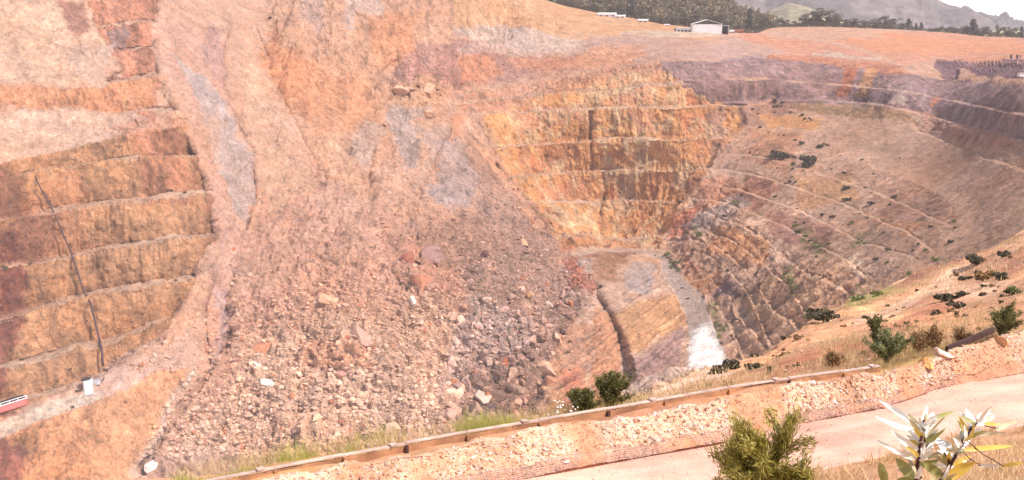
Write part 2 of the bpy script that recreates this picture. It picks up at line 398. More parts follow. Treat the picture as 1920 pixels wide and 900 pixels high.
BUMPS = [((790,165),(60,30),8),((640,60),(40,60),8),((560,120),(35,110),7),((700,90),(40,70),6),((790,490),(55,40),9),((800,540),(40,35),7),
  ((910,430),(40,80),6),((650,640),(60,40),5),((520,560),(60,60),4),((850,240),(14,60),7),((1130,640),(60,60),8),((1200,560),(40,40),5),
  ((500,700),(50,50),4),((600,800),(60,40),4),((760,720),(70,50),5),((720,180),(30,30),-5),((840,330),(30,50),-4),((425,640),(14,60),-4),((360,150),(40,80),4),
  ((1720,420),(90,50),6),((1560,350),(60,50),4),((1300,260),(60,60),3),((1040,230),(50,60),4)]
for (bx, by), (sx, sy), a in BUMPS: OFF = OFF - a * np.exp(-((GX - bx) / sx) ** 2 - ((GY - by) / sy) ** 2)
# road over the face with the tank: a ledge; haul ramp; dark diagonal scarps
D = D + OFF
P = pt(GX, GY, D); Nn = grid_normals(P)
Nn = np.where((Nn * P).sum(-1, keepdims=True) > 0, -Nn, Nn)
mSL = poly_w([(430,40),(640,380),(720,400),(760,330),(860,200),(1000,380),(1120,545),(1040,640),(1000,960),(260,960),(300,830),(400,700),(410,560),(470,430),(480,300)], 14, 1)
mPL = poly_w([(1020,-20),(1440,40),(1920,60),(2300,70),(2300,200),(1920,150),(1760,140),(1700,130),(1440,104),(1240,112),(1060,60)], 8, 0.4)
mUP = poly_w([(480,-150),(960,-150),(1000,60),(860,170),(760,330),(700,400),(620,350),(520,160)], 12, 1)
disp = fbm(P, 0.018, 4, 3) * 3.0 * (1 - 0.5 * mL) + fbm(P, 0.09, 4, 4) * 1.1
Pv = P * np.array([1, 1, 0.22])
disp += (ridged(Pv, 0.12, 4, 7) - 0.6) * 3.2 * np.clip(FACE + mUP, 0, 1) * (1 - TREAD)
disp += (ridged(P, 0.10, 5, 8) - 0.6) * 4.2 * mSL * np.clip((GY - 330) / 300, 0.15, 1) + (fbm(P, 0.45, 2, 9)) * 0.75 * mSL * np.clip((GY - 250) / 250, 0.1, 1)
disp += (ridged(Pv, 0.34, 3, 17) - 0.6) * 1.5 * np.clip(FACE + mUP, 0, 1) * (1 - TREAD)
mLF = poly_w([(-400,905),(0,828),(100,785),(200,745),(365,690),(345,740),(300,810),(255,890),(225,960),(-400,960)], 6, .5)
disp += ((ridged(Pv, 0.2, 4, 24) - .6) * 3.4 + (ridged(Pv, .5, 3, 25) - .6) * 1.4) * mLF
disp += (ridged(P * np.array([1, .4, .4]), .045, 4, 76) - .6) * 7 * mUP + (ridged(P * np.array([1, .3, .3]), .2, 3, 77) - .6) * 2.2 * np.clip(mUP + .6 * mSL, 0, 1)
disp += fbm(P, 0.5, 2, 12) * 0.4
disp += (ridged(P * np.array([1, .25, .25]), 0.10, 4, 18) - .6) * 1.6 * mSL
jag = mSL * sstep(380, 640, GY + WX)
disp += ((ridged(P, .16, 3, 19) - .62) * 5.0 + (ridged(P, .42, 3, 20) - .62) * 2.6) * jag + (ridged(P, .5, 2, 23) - .6) * 1.2 * mSL * sstep(250, 420, GY + WX)
# dipping strata on the east side: ribs that run up to the right
mST = poly_w([(1240,380),(1420,350),(1560,420),(1640,500),(1600,640),(1400,760),(1180,780),(1020,780),(1030,640),(1110,560),(1200,480)], 15, 1)
q = (GX * 0.56 + GY * 0.83)                                        # across-strike distance along the section
Ps = np.stack([P[..., 0] * 0.02, q * 0.10, P[..., 2] * 0.02], -1)
strata = fbm(Ps, 1.0, 5, 13, 0.65)
mR_ = poly_w([(1100,600),(1220,520),(1285,545),(1290,640),(1200,740),(1040,760),(1040,640)], 12, 1) + poly_w([(1400,560),(1500,480),(1640,490),(1600,600),(1400,720),(1350,640)], 15, 1)
disp += strata * (0.5 * mST + 0.5 * mR_)
disp = disp - fbm(P, 0.2, 3, 30) * 0.5 * TREAD
mOW = poly_w([(1755,112),(1925,112),(2200,150),(2200,190),(1925,146),(1880,146),(1840,140),(1800,128),(1790,146),(1760,136)], 3, .8)
RAMP = poly_w([(1238,482),(1256,486),(1290,530),(1322,560),(1336,610),(1352,660),(1345,700),(1290,690),(1295,640),(1285,590),(1262,545),(1240,510)], 2.5, 0.15)
disp -= mOW * (2 + .9 * (ridged(P * np.array([1, .4, .1]), .12, 3, 29) - .5))
RAMP = np.maximum(RAMP, poly_w([(1070,474),(1130,467),(1190,463),(1245,470),(1264,484),(1240,486),(1190,471),(1130,475),(1072,482)], 1.6, .15))
flat = np.clip(RAMP, 0, 1); disp = disp * (1 - 0.85 * flat)
calm = poly_w([(1400,200),(1500,190),(1960,280),(2300,360),(2300,500),(1900,440),(1700,520),(1500,500),(1380,380),(1330,330)], 25, 1)
disp = disp * (1 - .6 * mG) * (1 - 0.65 * calm) * (1 - .75 * mPL * (1 - mOW)) * (0.12 + 0.88 * sstep(4, 45, GY - pl(SKYL, gx)[None]))
P = P + Nn * disp[..., None]

# ---- rock colours (colour zones of the pit, left faces toned darker for shading)
C = np.empty((NR, NC, 3)); C[:] = lin((222, 174, 150))
def zone(poly, c, soft=8, wob=1.0, a=1.0, nz=None):
    wgt = poly_w(poly, soft * .55, wob * 1.7) * a
    if nz is not None: wgt = wgt * sstep(nz[2], nz[3], fbm(P, nz[0], 4, nz[1]))
    C[:] = C * (1 - wgt[..., None]) + lin(c) * wgt[..., None]
zone([(-400,-200),(90,-200),(190,60),(265,78),(175,152),(-400,152)], (243,198,172))
zone([(90,-200),(300,-200),(300,50),(292,240),(240,240),(230,110),(190,70)], (190,132,108), 6)
zone([(110,0),(160,0),(170,60),(140,70)], (176,128,112)); zone([(200,55),(240,52),(235,95),(205,90)], (164,128,122), 5)
zone([(120,90),(215,80),(205,170),(150,140)], (232,196,180), 10, 1, .7)
zone([(-400,152),(185,160),(240,150),(292,150),(280,215),(120,205),(-400,215)], (222,158,122))
zone([(-400,220),(0,216),(130,195),(235,215),(300,245),(200,258),(100,285),(0,305),(-400,345)], (242,198,175), 5)
zone([(-400,350),(0,306),(190,262),(345,240),(368,290),(395,380),(405,440),(375,490),(350,560),(310,620),(200,690),(0,790),(-400,960)], (206,152,114), 4, 0.5)
zone([(-400,400),(40,440),(60,540),(30,640),(50,780),(-400,900)], (150,92,76), 25, 2)
zone([(180,240),(345,240),(355,372),(260,378),(250,310)], (190,128,102), 18, 2, 0.7)
zone([(100,320),(140,315),(150,480),(60,500),(20,400)], (222,158,122), 12, 2, 0.7)
zone([(-400,905),(0,800),(100,765),(200,712),(290,690),(365,680),(345,740),(300,810),(255,890),(225,960),(-400,960)], (224,164,126), 4, 0.5)
zone([(-60,820),(20,815),(45,860),(30,960),(-60,960)], (165,108,95), 12, 2)
zone([(-300,925),(0,826),(100,782),(195,742),(190,728),(100,748),(0,796),(-300,890)], (240,212,195), 3, 0.3)
zone([(185,690),(300,655),(360,600),(420,560),(400,690),(300,690),(200,738),(170,730)], (225,182,165), 6)
zone([(290,50),(430,60),(420,170),(474,300),(470,400),(455,480),(420,540),(415,660),(370,700),(385,560),(400,470),(380,300),(340,200),(295,130)], (226,176,156), 8)
zone([(330,110),(390,160),(440,235),(474,300),(474,370),(455,430),(430,400),(400,300),(370,200)], (210, 186, 182), 7, 1.4, .9)
zone([(372,210),(425,240),(400,290),(380,270)], (224,176,146), 14, 2, .6); zone([(400,40),(430,60),(420,170),(380,110)], (190,148,138), 10)
zone([(400,540),(420,540),(418,650),(392,690)], (200,165,160), 5)
zone([(425,70),(480,70),(560,250),(650,375),(830,450),(880,600),(930,960),(250,960),(400,700),(420,600),(470,440),(478,330)], (224,174,152), 10)
zone([(430,70),(475,75),(540,240),(600,350),(500,400),(480,320)], (238,190,165), 10)
zone([(480,0),(540,-60),(960,-150),(1000,40),(850,100),(740,120),(700,400),(600,340),(530,160)], (228,176,148), 10)
zone([(560,-40),(620,-40),(600,80),(560,60)], (210,170,155), 10); zone([(500,60),(560,110),(600,220),(570,230),(520,140)], (224,158,122), 18, 2)
zone([(560,140),(640,160),(690,240),(600,270)], (226,164,130), 18, 2, .7); zone([(700,30),(790,30),(770,110),(700,120)], (228,164,128), 18, 2)
zone([(640,60),(655,-30),(710,-20),(720,30),(670,20),(655,60)], (226, 196, 186), 6, 1, .8)
zone([(470,-150),(560,-150),(560,0),(480,40)], (224,176,152), 20)
zone([(680,228),(700,250),(697,300),(682,312),(664,290)], (214, 182, 170), 6, 1.5, .8)
zone([(715,200),(795,190),(785,260),(760,330),(735,300),(715,240)], (196, 172, 166), 9, 1.5, .9)
zone([(850,170),(870,180),(800,320),(780,330),(800,240)], (204, 176, 166), 10, 2, .7)
zone([(790,80),(960,88),(1060,130),(960,155),(860,165),(720,150),(750,110)], (184,138,126), 8)
zone([(735,145),(800,140),(830,170),(790,200),(740,190)], (222,174,145), 8)
zone([(860,110),(900,105),(940,140),(900,160),(865,155)], (214,150,120), 8)
zone([(862,175),(960,160),(1100,140),(1240,120),(1290,160),(1110,206),(960,212),(900,220)], (212,158,132), 8)
zone([(850,180),(880,190),(860,250),(840,300),(800,330),(830,240)], (210,150,122), 12, 1.6, .8)
zone([(870,255),(930,290),(1000,380),(1110,480),(1110,550),(1050,640),(1010,720),(1000,960),(800,960),(900,700),(860,520),(780,440),(860,380)], (182,144,128), 36, 3)
zone([(815,262),(862,250),(885,340),(855,392),(808,370)], (184, 160, 156), 9, 1.5, .9)
zone([(880,250),(920,270),(1010,380),(1050,440),(1000,430),(930,330)], (214,164,138), 8)
zone([(720,455),(800,460),(860,520),(850,580),(780,570),(740,510)], (204,152,130), 16, 2, .8)
zone([(560,600),(800,575),(900,640),(870,740),(800,900),(420,960),(300,860),(400,740),(480,620)], (246,200,174), 44, 3, .85)
zone([(880,560),(1000,600),(960,700),(820,740),(860,640)], (206,172,160), 20, 2)
zone([(850,740),(1000,640),(1030,660),(1000,960),(760,960)], (160,128,116), 30, 3, .6)
zone([(560,640),(700,650),(700,690),(560,690)], (214,160,132), 10)
zone([(850,50),(1070,55),(1110,85),(960,108),(860,75)], (234,200,184), 8); zone([(840,95),(1000,80),(1000,100),(870,110)], (226,190,180), 6, 1, .6)
zone([(940,-160),(1020,-5),(1290,45),(1350,60),(1340,75),(1080,70),(960,60),(860,50),(840,-150)], (242,188,148), 5)
zone([(1160,58),(1350,58),(1350,68),(1160,72)], (248,218,196), 3, 0.3); zone([(1090,72),(1160,66),(1240,72),(1400,72),(1500,86),(1520,112),(1440,112),(1240,118),(1110,132),(1050,115)], (216,176,162), 5)
zone([(1120,80),(1200,90),(1180,130),(1080,135),(1060,110)], (218,160,130), 8, 1.5); zone([(960,105),(1090,102),(1060,130),(960,140)], (206,148,122), 9, 1.4)
zone([(900,215),(960,200),(1110,160),(1250,140),(1330,185),(1398,200),(1396,230),(1340,262),(1330,318),(1270,378),(1240,440),(1240,470),(1070,474),(1040,450),(1000,390),(960,320)], (224,160,108), 6)
fwz = poly_w([(900,215),(1110,150),(1250,135),(1398,200),(1330,318),(1240,470),(1040,450),(960,320)], 8)
vein = ridged(P * np.array([1, 1, .5]), 0.085, 4, 21); C += (vein > .78)[..., None] * fwz[..., None] * 0.0
for pl_, c_ in [([(1000,285),(1060,285),(1060,318),(1000,318)],(166,104,76)),([(1110,290),(1135,285),(1135,315),(1110,315)],(140,80,70)),
   ([(1000,335),(1100,330),(1100,380),(1010,376)],(158,100,78)),([(1010,390),(1040,390),(1045,440),(1015,430)],(130,88,72)),
   ([(1115,330),(1165,330),(1165,378),(1115,380)],(190,112,78)),([(1215,345),(1270,335),(1290,320),(1265,360),(1240,365)],(128,78,70)),
   ([(1150,395),(1235,388),(1230,430),(1150,438)],(176,122,84)),([(1290,215),(1330,210),(1320,255),(1285,255)],(186,112,88)),
   ([(1325,205),(1355,205),(1350,255),(1325,250)],(172,142,140)),([(1140,150),(1250,150),(1240,195),(1140,195)],(214,150,118)),
   ([(1300,170),(1340,180),(1345,200),(1290,200)],(180,108,88)),([(1180,212),(1240,210),(1240,255),(1190,255)],(206,140,112)),
   ([(960,205),(1090,200),(1080,230),(960,250)],(206,148,124)),([(1075,475),(1235,470),(1180,490),(1070,490)],(176,116,88)),([(1040,452),(1240,448),(1240,466),(1050,470)],(178,122,92))]:
    zone(pl_, c_, 7, 1.6, .85)
C += fwz[..., None] * (lin((236, 176, 130)) - C) * .3
C *= (1 + .22 * fwz)[..., None]
vein2 = 1 - np.abs(vnoise(P * np.array([1, 1, .7]) + fbm(P, .12, 3, 27)[..., None] * 4, .07, 28) * 2 - 1)
C += (fwz * np.maximum(sstep(.70, .88, vein), sstep(.86, .96, vein2)))[..., None] * (lin((252, 212, 172)) - C) * 0.75
C += fwz[..., None] * sstep(.25, .6, fbm(P * np.array([1, 1, .35]), .06, 4, 26))[..., None] * (lin((184, 112, 80)) - C) * 0.55
# east side
zone([(1262,470),(1240,440),(1290,370),(1335,316),(1400,205),(1500,200),(1760,230),(1960,280),(2260,360),(2260,960),(1000,960),(1030,640),(1110,560),(1180,480)], (224,180,156), 6)
zone([(1235,120),(1440,107),(1700,132),(1780,145),(1920,166),(2260,228),(2260,350),(1920,268),(1750,226),(1640,200),(1440,192),(1390,200),(1330,196),(1300,170)], (164,132,132), 5)
zone([(1560,200),(1700,235),(1920,330),(2260,450),(2260,500),(1900,460),(1830,420),(1815,372),(1740,330),(1640,285),(1540,260),(1540,215)], (202,162,140), 10)
zone([(1640,285),(1760,340),(1825,378),(1840,410),(1815,450),(1870,430),(1920,330),(1720,250)], (192,152,134), 10, 1, .7)
zone([(1480,195),(1640,200),(1740,240),(1650,232),(1560,215),(1490,208)], (170,134,104), 6)
zone([(1390,200),(1490,195),(1490,215),(1430,240),(1380,235)], (180,138,122), 8)
zone([(1425,218),(1540,228),(1540,248),(1440,242)], (218,160,112), 5)
zone([(1730,215),(1880,250),(1920,290),(1730,250)], (196,148,132), 8)
for x0, c_ in ((1575,(196,120,88)),(1612,(206,152,112))):
    zone([(x0 + 12,122),(x0 + 34,124),(x0 + 14,182),(x0 - 10,180)], c_, 3, .4, .9)
zone([(1672,178),(1700,182),(1690,200),(1668,196)], (222,196,180), 3, .6, .8); zone([(1660,176),(1674,178),(1664,198),(1652,196)], (110,84,84), 3, .6, .8)
zone([(1740,182),(1755,186),(1745,206),(1728,204)], (186,122,100), 4)
for pl_, c_ in [([(1400,240),(1500,255),(1480,330),(1380,290)],(206,152,122)),([(1340,265),(1420,262),(1380,320),(1330,316)],(214,172,152)),
   ([(1500,330),(1600,320),(1620,380),(1500,400)],(220,166,124)),([(1400,330),(1460,345),(1430,400),(1380,380)],(176,122,102)),
   ([(1300,340),(1370,330),(1400,370),(1290,400)],(194,138,112)),([(1255,400),(1310,380),(1290,440),(1250,450)],(206,128,98)),
   ([(1270,420),(1380,370),(1420,380),(1310,440)],(190,164,156)),([(1640,340),(1760,360),(1800,420),(1700,440),(1640,400)],(188,144,124)),
   ([(1660,420),(1730,425),(1690,450)],(222,160,118)),([(1440,400),(1560,420),(1560,480),(1450,450)],(172,124,108)),
   ([(1350,430),(1450,460),(1430,500),(1340,480)],(204,146,104)),([(1290,490),(1370,520),(1360,560),(1290,540)],(196,140,112)),
   ([(1345,520),(1385,530),(1390,560),(1330,550)],(130,108,116)),([(1280,510),(1320,525),(1310,545),(1280,535)],(206,142,92)),
   ([(1430,520),(1480,560),(1440,640),(1360,620)],(220,178,150)),([(1480,560),(1600,500),(1600,560),(1480,640)],(214,166,136)),
   ([(1130,600),(1280,540),(1290,610),(1180,660)],(222,164,118)),([(1180,500),(1230,510),(1210,560),(1160,540)],(180,160,156)),
   ([(1110,480),(1180,475),(1150,530),(1090,540)],(172,128,100)),([(1085,490),(1110,488),(1112,525),(1085,528)],(190,168,160)),
   ([(1050,490),(1082,490),(1082,525),(1110,545),(1060,550)],(176,112,92)),([(1180,680),(1280,610),(1270,690),(1190,730)],(168,132,126)),
   ([(1040,620),(1110,610),(1100,760),(1030,770)],(206,152,122)),([(1110,580),(1160,620),(1170,700),(1110,760)],(214,150,112)),
   ([(1060,690),(1090,680),(1100,780),(1060,780)],(212,140,116))]:
    zone(pl_, c_, 6, .9, .85)
zone([(1380,60),(1460,48),(1600,50),(1920,68),(2260,80),(2260,160),(1920,108),(1760,112),(1700,130),(1600,112),(1480,104),(1420,84)], (226,164,138), 5)
zone([(1560,75),(1700,66),(1920,80),(2200,95),(2200,120),(1920,104),(1740,106),(1640,100)], (238,166,128), 5)
zone([(1400,62),(1470,50),(1560,50),(1700,58),(1640,72),(1480,78)], (236,186,160), 4)
zone([(1755,112),(1925,112),(2200,150),(2200,190),(1925,146),(1880,146),(1840,140),(1800,128),(1790,146),(1760,136)], (138,104,108), 3, .5)
C *= (1 + mOW * np.clip(fbm(P * np.array([1, .4, .08]), .16, 3, 42), -.6, 1.2) * .25)[..., None]
zone([(1440,104),(1560,108),(1690,128),(1700,136),(1560,122),(1440,112)], (206,140,112), 4)
# benches' fallen crumbs, joints, strata, stains
TL = np.maximum(TREAD * sstep(-0.5, 0.4, fbm(P, .08, 3, 31)), TREADF * 1.2); TL = np.maximum(TL, TREADL * 1.1)
C += TL[..., None] * (lin((240, 198, 172)) * np.where(GX > 1280, .86, 1.0)[..., None] - C) * 0.75
mS2 = poly_w([(1290,510),(1430,500),(1500,470),(1640,490),(1600,600),(1400,720),(1290,700)], 15, 1) + poly_w([(1100,600),(1220,520),(1285,545),(1290,640),(1200,740),(1040,760),(1040,640)], 12, 1)
C *= np.clip(1 + strata * (.28 * mST + .62 * mS2), .3, 2)[..., None]
st = fbm(P * np.array([1, 1, .16]), .16, 4, 33)
st = st + .8 * fbm(P * np.array([1, 1, .14]), .5, 3, 37)
C *= (1 + st * 0.34 * np.clip(FACE + .5 * mUP + mLF, 0, 1))[..., None]
st2 = sstep(.05, .6, fbm(P * np.array([1, 1, .3]), .035, 4, 34)) * mL
C += st2[..., None] * (lin((148, 98, 80)) - C) * 0.75
hue = fbm(P, .028, 4, 35)
C *= 1 + hue[..., None] * np.array([.05, .12, .2]) * 1.1
C *= (1 + fbm(P, .3, 3, 36) * .2)[..., None]
cell = np.floor((GX + GY * .9) / 44 + BAND * 3.7) * 7.13 + BAND * 3.1
ch = (np.sin(cell * 12.9898) * 43758.5453) % 1.0
C *= 1 + ((ch - .5) * .42 * mT)[..., None] * np.array([1, 1.05, 1.15])
grn = np.zeros_like(D)
for pl_ in ([(1490,415),(1560,470),(1550,492),(1500,455)],[(1465,490),(1490,500),(1495,550),(1475,530)],[(1590,545),(1650,535),(1660,562),(1590,575)],[(1255,480),(1268,482),(1275,510),(1262,500)],
            [(1640,550),(1600,560),(1610,530)],[(1330,560),(1345,560),(1360,630),(1350,632)],[(1600,440),(1640,450),(1600,480)]):
    grn = np.maximum(grn, poly_w(pl_, 8, 2))
grn *= sstep(-.5, .3, fbm(P, .3, 3, 40))
C += grn[..., None] * (lin((112, 116, 62)) - C) * .9
rc = lin((216, 190, 180)) * (1 + 0.1 * fbm(P, .3, 3, 41))[..., None]
C += RAMP[..., None] * (rc - C)
wsp = poly_w([(1296,625),(1318,612),(1338,612),(1350,640),(1360,672),(1290,672)], 6, 1)
C += wsp[..., None] * (np.array([.92, .86, .82]) - C)
for pts_, wd, c_ in [([(1725,256),(1820,290),(1925,326),(2100,400)],2.2,(206,166,146)),([(1070,476),(1130,470),(1180,466),(1240,474),(1262,486)],2.6,(226,180,150)),
    ([(1475,66),(1560,82),(1610,94),(1640,104),(1690,122),(1715,132)],2.4,(240,200,180)),([(1525,104),(1600,108),(1650,112)],2.2,(248,226,212)),([(1545,98),(1580,103)],1.6,(248,226,212)),
    ([(1170,692),(1200,700),(1165,735),(1240,700)],5,(236,206,190)),([(1180,740),(1240,712),(1300,690)],10,(228,196,180)),([(858,176),(960,160),(1100,138),(1235,118)],2.2,(214,172,150)),
    ([(1395,560),(1420,590),(1418,600)],4,(226,172,130)),([(300,640),(240,665),(195,690)],5,(230,192,176)),([(360,700),(320,760),(290,830),(255,890)],9,(232,200,186)),
    ([(1650,285),(1700,305),(1760,340),(1800,366),(1822,380),(1832,408),(1815,450)],1.6,(198,156,136))]:
    g = gauss(line_d(pts_, .5), wd) * .85; C += g[..., None] * (lin(c_) - C)
fin = mSL * np.clip((GY - 380) / 300, 0, 1); C *= (1 + .02 * fin)[..., None]
sk = fbm(P * np.array([1, .12, .12]), .14, 4, 38); C *= (1 + sk * .22 * np.clip(mSL + mUP, 0, 1))[..., None]
sp1 = vnoise(P, 1.15, 44) * .6 + vnoise(P, 2.3, 45) * .4
C *= (1 - .30 * sstep(.60, .74, sp1) * (1 - RAMP) + .16 * sstep(.40, .26, sp1))[..., None]
ck = 1 - np.abs(vnoise(P + fbm(P, .2, 3, 46)[..., None] * 2, .10, 47) * 2 - 1); C *= (1 - .30 * sstep(.955, .99, ck) * (1 - mPL) * (1 - RAMP))[..., None]
C *= (1 + .14 * mST * (1 - RAMP))[..., None]
gro = (1 - np.abs(vnoise(P * np.array([1, .22, .22]) + fbm(P, .03, 3, 73)[..., None] * 3, .11, 74) * 2 - 1)); GRO = sstep(.92, .99, gro) * np.clip(mUP + mSL * sstep(620, 380, GY), 0, 1)
C *= (1 - .30 * GRO)[..., None]
str_ = fbm(P * np.array([1, .13, .13]), .35, 4, 75); C *= (1 + .20 * str_ * np.clip(mUP + mSL * sstep(650, 400, GY), 0, 1))[..., None]
C = C.mean(-1, keepdims=True) * -.02 + C * 1.02
lum_ = C.mean(-1, keepdims=True); C *= 1 - .26 * sstep(.36, .62, lum_)
C = np.clip(C, .02, .93)
C = C * np.array([0.695, 0.715, 0.685]) * (1 - .12 * mL * (1 - TREADL))[..., None]  # left bench faces darkened in colour as shading, treads left out
wsp2 = poly_w([(1294,642),(1318,616),(1336,614),(1346,636),(1352,690),(1288,690)], 9, 2.2); C += wsp2[..., None] * (np.array([.93, .90, .86]) - C)
# ---- back slope hidden behind the rim
back = []; bcol = []
for i, (dd, dz) in enumerate([(12, .2), (30, 1.5), (70, 6), (140, 14)]):
    q_ = P[0].copy(); s_ = 1 + dd / D[0]; q_[:, 0] *= s_; q_[:, 1] += dd; q_[:, 2] = np.minimum(q_[:, 2] - dz, q_[:, 2] * 1.0 - dz); back.insert(0, q_); bcol.insert(0, C[0])
PP = np.concatenate([np.stack(back), P]); CC = np.concatenate([np.stack(bcol), C])
pit = np_mesh('terrain_open_pit', PP, grid_faces(len(PP), NC), M_PIT, CC)
tag(pit, kind='structure', label='open mine pit with benched orange walls and a pale rock slide')
def surf(px, py, arr=None):
    px = np.asarray(px, float); py = np.asarray(py, float)
    c = np.clip((px - gx[0]) / (gx[-1] - gx[0]) * (NC - 1), 0, NC - 1.001)
    yt = pl(SKYL, px); r = np.clip((py - yt) / (940 - yt) * (NR - 1), 0, NR - 1.001)
    ci = c.astype(int); ri = r.astype(int)
    return (P if arr is None else arr)[ri, ci]

# ------------------------------------------------------------ near slope on our side of the pit
BEAM = [(-300,1030),(400,899),(450,889),(650,851),(900,806),(1050,782),(1200,756),(1400,720),(1640,688),(1790,655),(1860,632),(2220,540)]
CREST = [(-300,921),(450,893),(650,856),(900,811),(1050,789),(1130,782),(1180,767),(1230,738),(1300,702),(1350,690),(1430,668),(1480,630),(1520,592),(1600,550),(1690,526),(1800,492),(1860,462),(1920,424),(2050,360),(2220,290)]
CRD = [(-300,26),(450,25.5),(900,28),(1050,29),(1130,33),(1180,48),(1230,60),(1300,76),(1350,84),(1430,96),(1480,112),(1520,130),(1600,158),(1690,180),(1800,205),(1920,235),(2050,255),(2220,280)]
CRS = [(-300,1100),(450,925),(560,898),(700,868),(900,828),(1000,809),(1200,778),(1400,742),(1640,702),(1700,686),(1800,655),(1920,622),(2220,545)]
TOE = [(-300,1180),(450,1000),(950,905),(1150,868),(1340,835),(1500,795),(1600,766),(1700,742),(1800,722),(1920,700),(2220,640)]
RDN = [(-300,1280),(450,1100),(1200,960),(1400,915),(1500,893),(1600,870),(1700,850),(1800,826),(1920,800),(2220,745)]
ZB, ZC, ZR = -9.2, -8.75, -9.45
def Dat(line, z, x): return -z / kz(pl(line, x))
nc = 900; nx = np.linspace(-300, 2220, nc)
dlow = Dat(CRS, ZC, nx) + .5; zl = np.full(nc, ZB)
dbeam = Dat(BEAM, -8.9, nx)
rows = []
dcr = pl(CRD, nx); ycr = pl(CREST, nx); zcr = -kz(ycr) * dcr
for t in np.linspace(0, 1, 12)[:-1]: rows.append(ptz(nx, dlow + (dbeam + .8 - dlow) * t, ZB + .12 * np.sin(t * 3)))
d0 = dbeam + .8; z0 = ZB
NRN = 190
for t in np.linspace(0, 1, NRN):
    d = d0 * (np.maximum(dcr, d0 + .6) / d0) ** t
    # keep the drop per metre running evenly from the barrier to the crest
    k0 = -z0 / d0; k1 = -zcr / dcr; k = k0 + (k1 - k0) * t ** .8
    rows.append(ptz(nx, d, -k * d))
yl = rows[-1]
for i, t in enumerate(np.linspace(0, 1, 14)[1:]):
    d = np.maximum(dcr, d0 + .6) + 22 * t; rows.append(ptz(nx, d, zcr - 6 * t - 40 * t * t))
NP_ = np.stack(rows); nn = grid_normals(NP_); nn = np.where(nn[..., 2:] < 0, -nn, nn)
sx = NP_[..., 1] * 1.0
amp = np.clip((NP_[..., 1] - 32) / 60, 0.05, 1.3)
nd = fbm(NP_, .05, 4, 50) * .8 * amp + fbm(NP_, .6, 3, 51) * .10
dip = fbm(np.stack([(NP_[..., 0] * .5 - NP_[..., 1] * .25) * .3, NP_[..., 0] * .02, NP_[..., 2] * .1], -1), 1, 4, 52)
rr_, cc_ = np.meshgrid(np.arange(NP_.shape[0]), np.arange(nc), indexing='ij')
led = fbm(np.stack([rr_ * .085 + cc_ * .002, cc_ * .006, rr_ * 0.], -1), 1, 4, 53)
nd = nd + dip * .15 * amp + np.clip(led, -.6, .6) * .55 * amp
NP_ = NP_ + nn * nd[..., None]
fwd = NP_[..., 1] * CP - NP_[..., 2] * SP
NPX = 960 + F * NP_[..., 0] / fwd; NPY = 450 - F * (NP_[..., 1] * SP + NP_[..., 2] * CP) / fwd
NCc = np.empty(NP_.shape); NCc[:] = lin((202, 158, 126))
sand = sstep(-.1, .5, fbm(NP_, .06, 4, 55)); NCc += sand[..., None] * (lin((222, 170, 130)) - NCc)
grs = sstep(.1, .7, fbm(NP_, .12, 4, 56)) * .5
NCc += grs[..., None] * (lin((172, 146, 96)) - NCc)
NCc += (sstep(.2, .6, dip) * .55)[..., None] * (lin((176, 118, 94)) - NCc)
def nzone(poly, c, soft=6, wob=1, a=1.0):
    x = NPX + fbm(NP_, .12, 3, 57) * 8 * wob; y = NPY + fbm(NP_, .12, 3, 58) * 5 * wob
    g = poly_w(poly, soft, 0, x, y) * a; NCc[:] = NCc + g[..., None] * (lin(c) - NCc)
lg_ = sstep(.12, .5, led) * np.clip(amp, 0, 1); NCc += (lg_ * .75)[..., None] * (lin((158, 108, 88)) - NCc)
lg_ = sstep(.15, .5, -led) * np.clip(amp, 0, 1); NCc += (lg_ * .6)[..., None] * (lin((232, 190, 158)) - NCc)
nzone([(1590,600),(1660,580),(1740,535),(1790,500),(1806,508),(1760,545),(1680,590),(1600,612)], (222,190,164), 4, .6, .6)
nzone([(1180,770),(1240,722),(1330,690),(1380,700),(1300,720),(1220,760)], (230,196,176), 6)
nzone([(1440,690),(1600,630),(1800,560),(1760,600),(1600,660),(1450,715)], (188,126,98), 8, 1, .6)
nzone([(1700,600),(1920,560),(1920,600),(1720,640)], (224,166,126), 8, 1, .7); nzone([(1760,530),(1900,530),(1850,560),(1770,560)], (228,186,156), 8)
nzone([(1560,560),(1650,532),(1700,540),(1600,580)], (160,146,92), 8); nzone([(1600,690),(1700,650),(1900,620),(1800,660),(1640,700)], (188,158,104), 8)
NCc *= (1 + fbm(NP_, .9, 3, 59) * .22 + fbm(NP_, .25, 3, 71) * .15)[..., None]
NCc = np.clip(NCc, .02, .9) ** 1.05 * .82
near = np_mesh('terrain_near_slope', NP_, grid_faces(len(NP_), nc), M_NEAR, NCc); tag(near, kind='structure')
def nsurf(px, py):
    j = int(np.clip((px + 300) / 2520 * (nc - 1), 0, nc - 1)); col = NPY[11:11 + NRN, j]
    return NP_[11 + int(np.argmin(np.abs(col - py))), j]

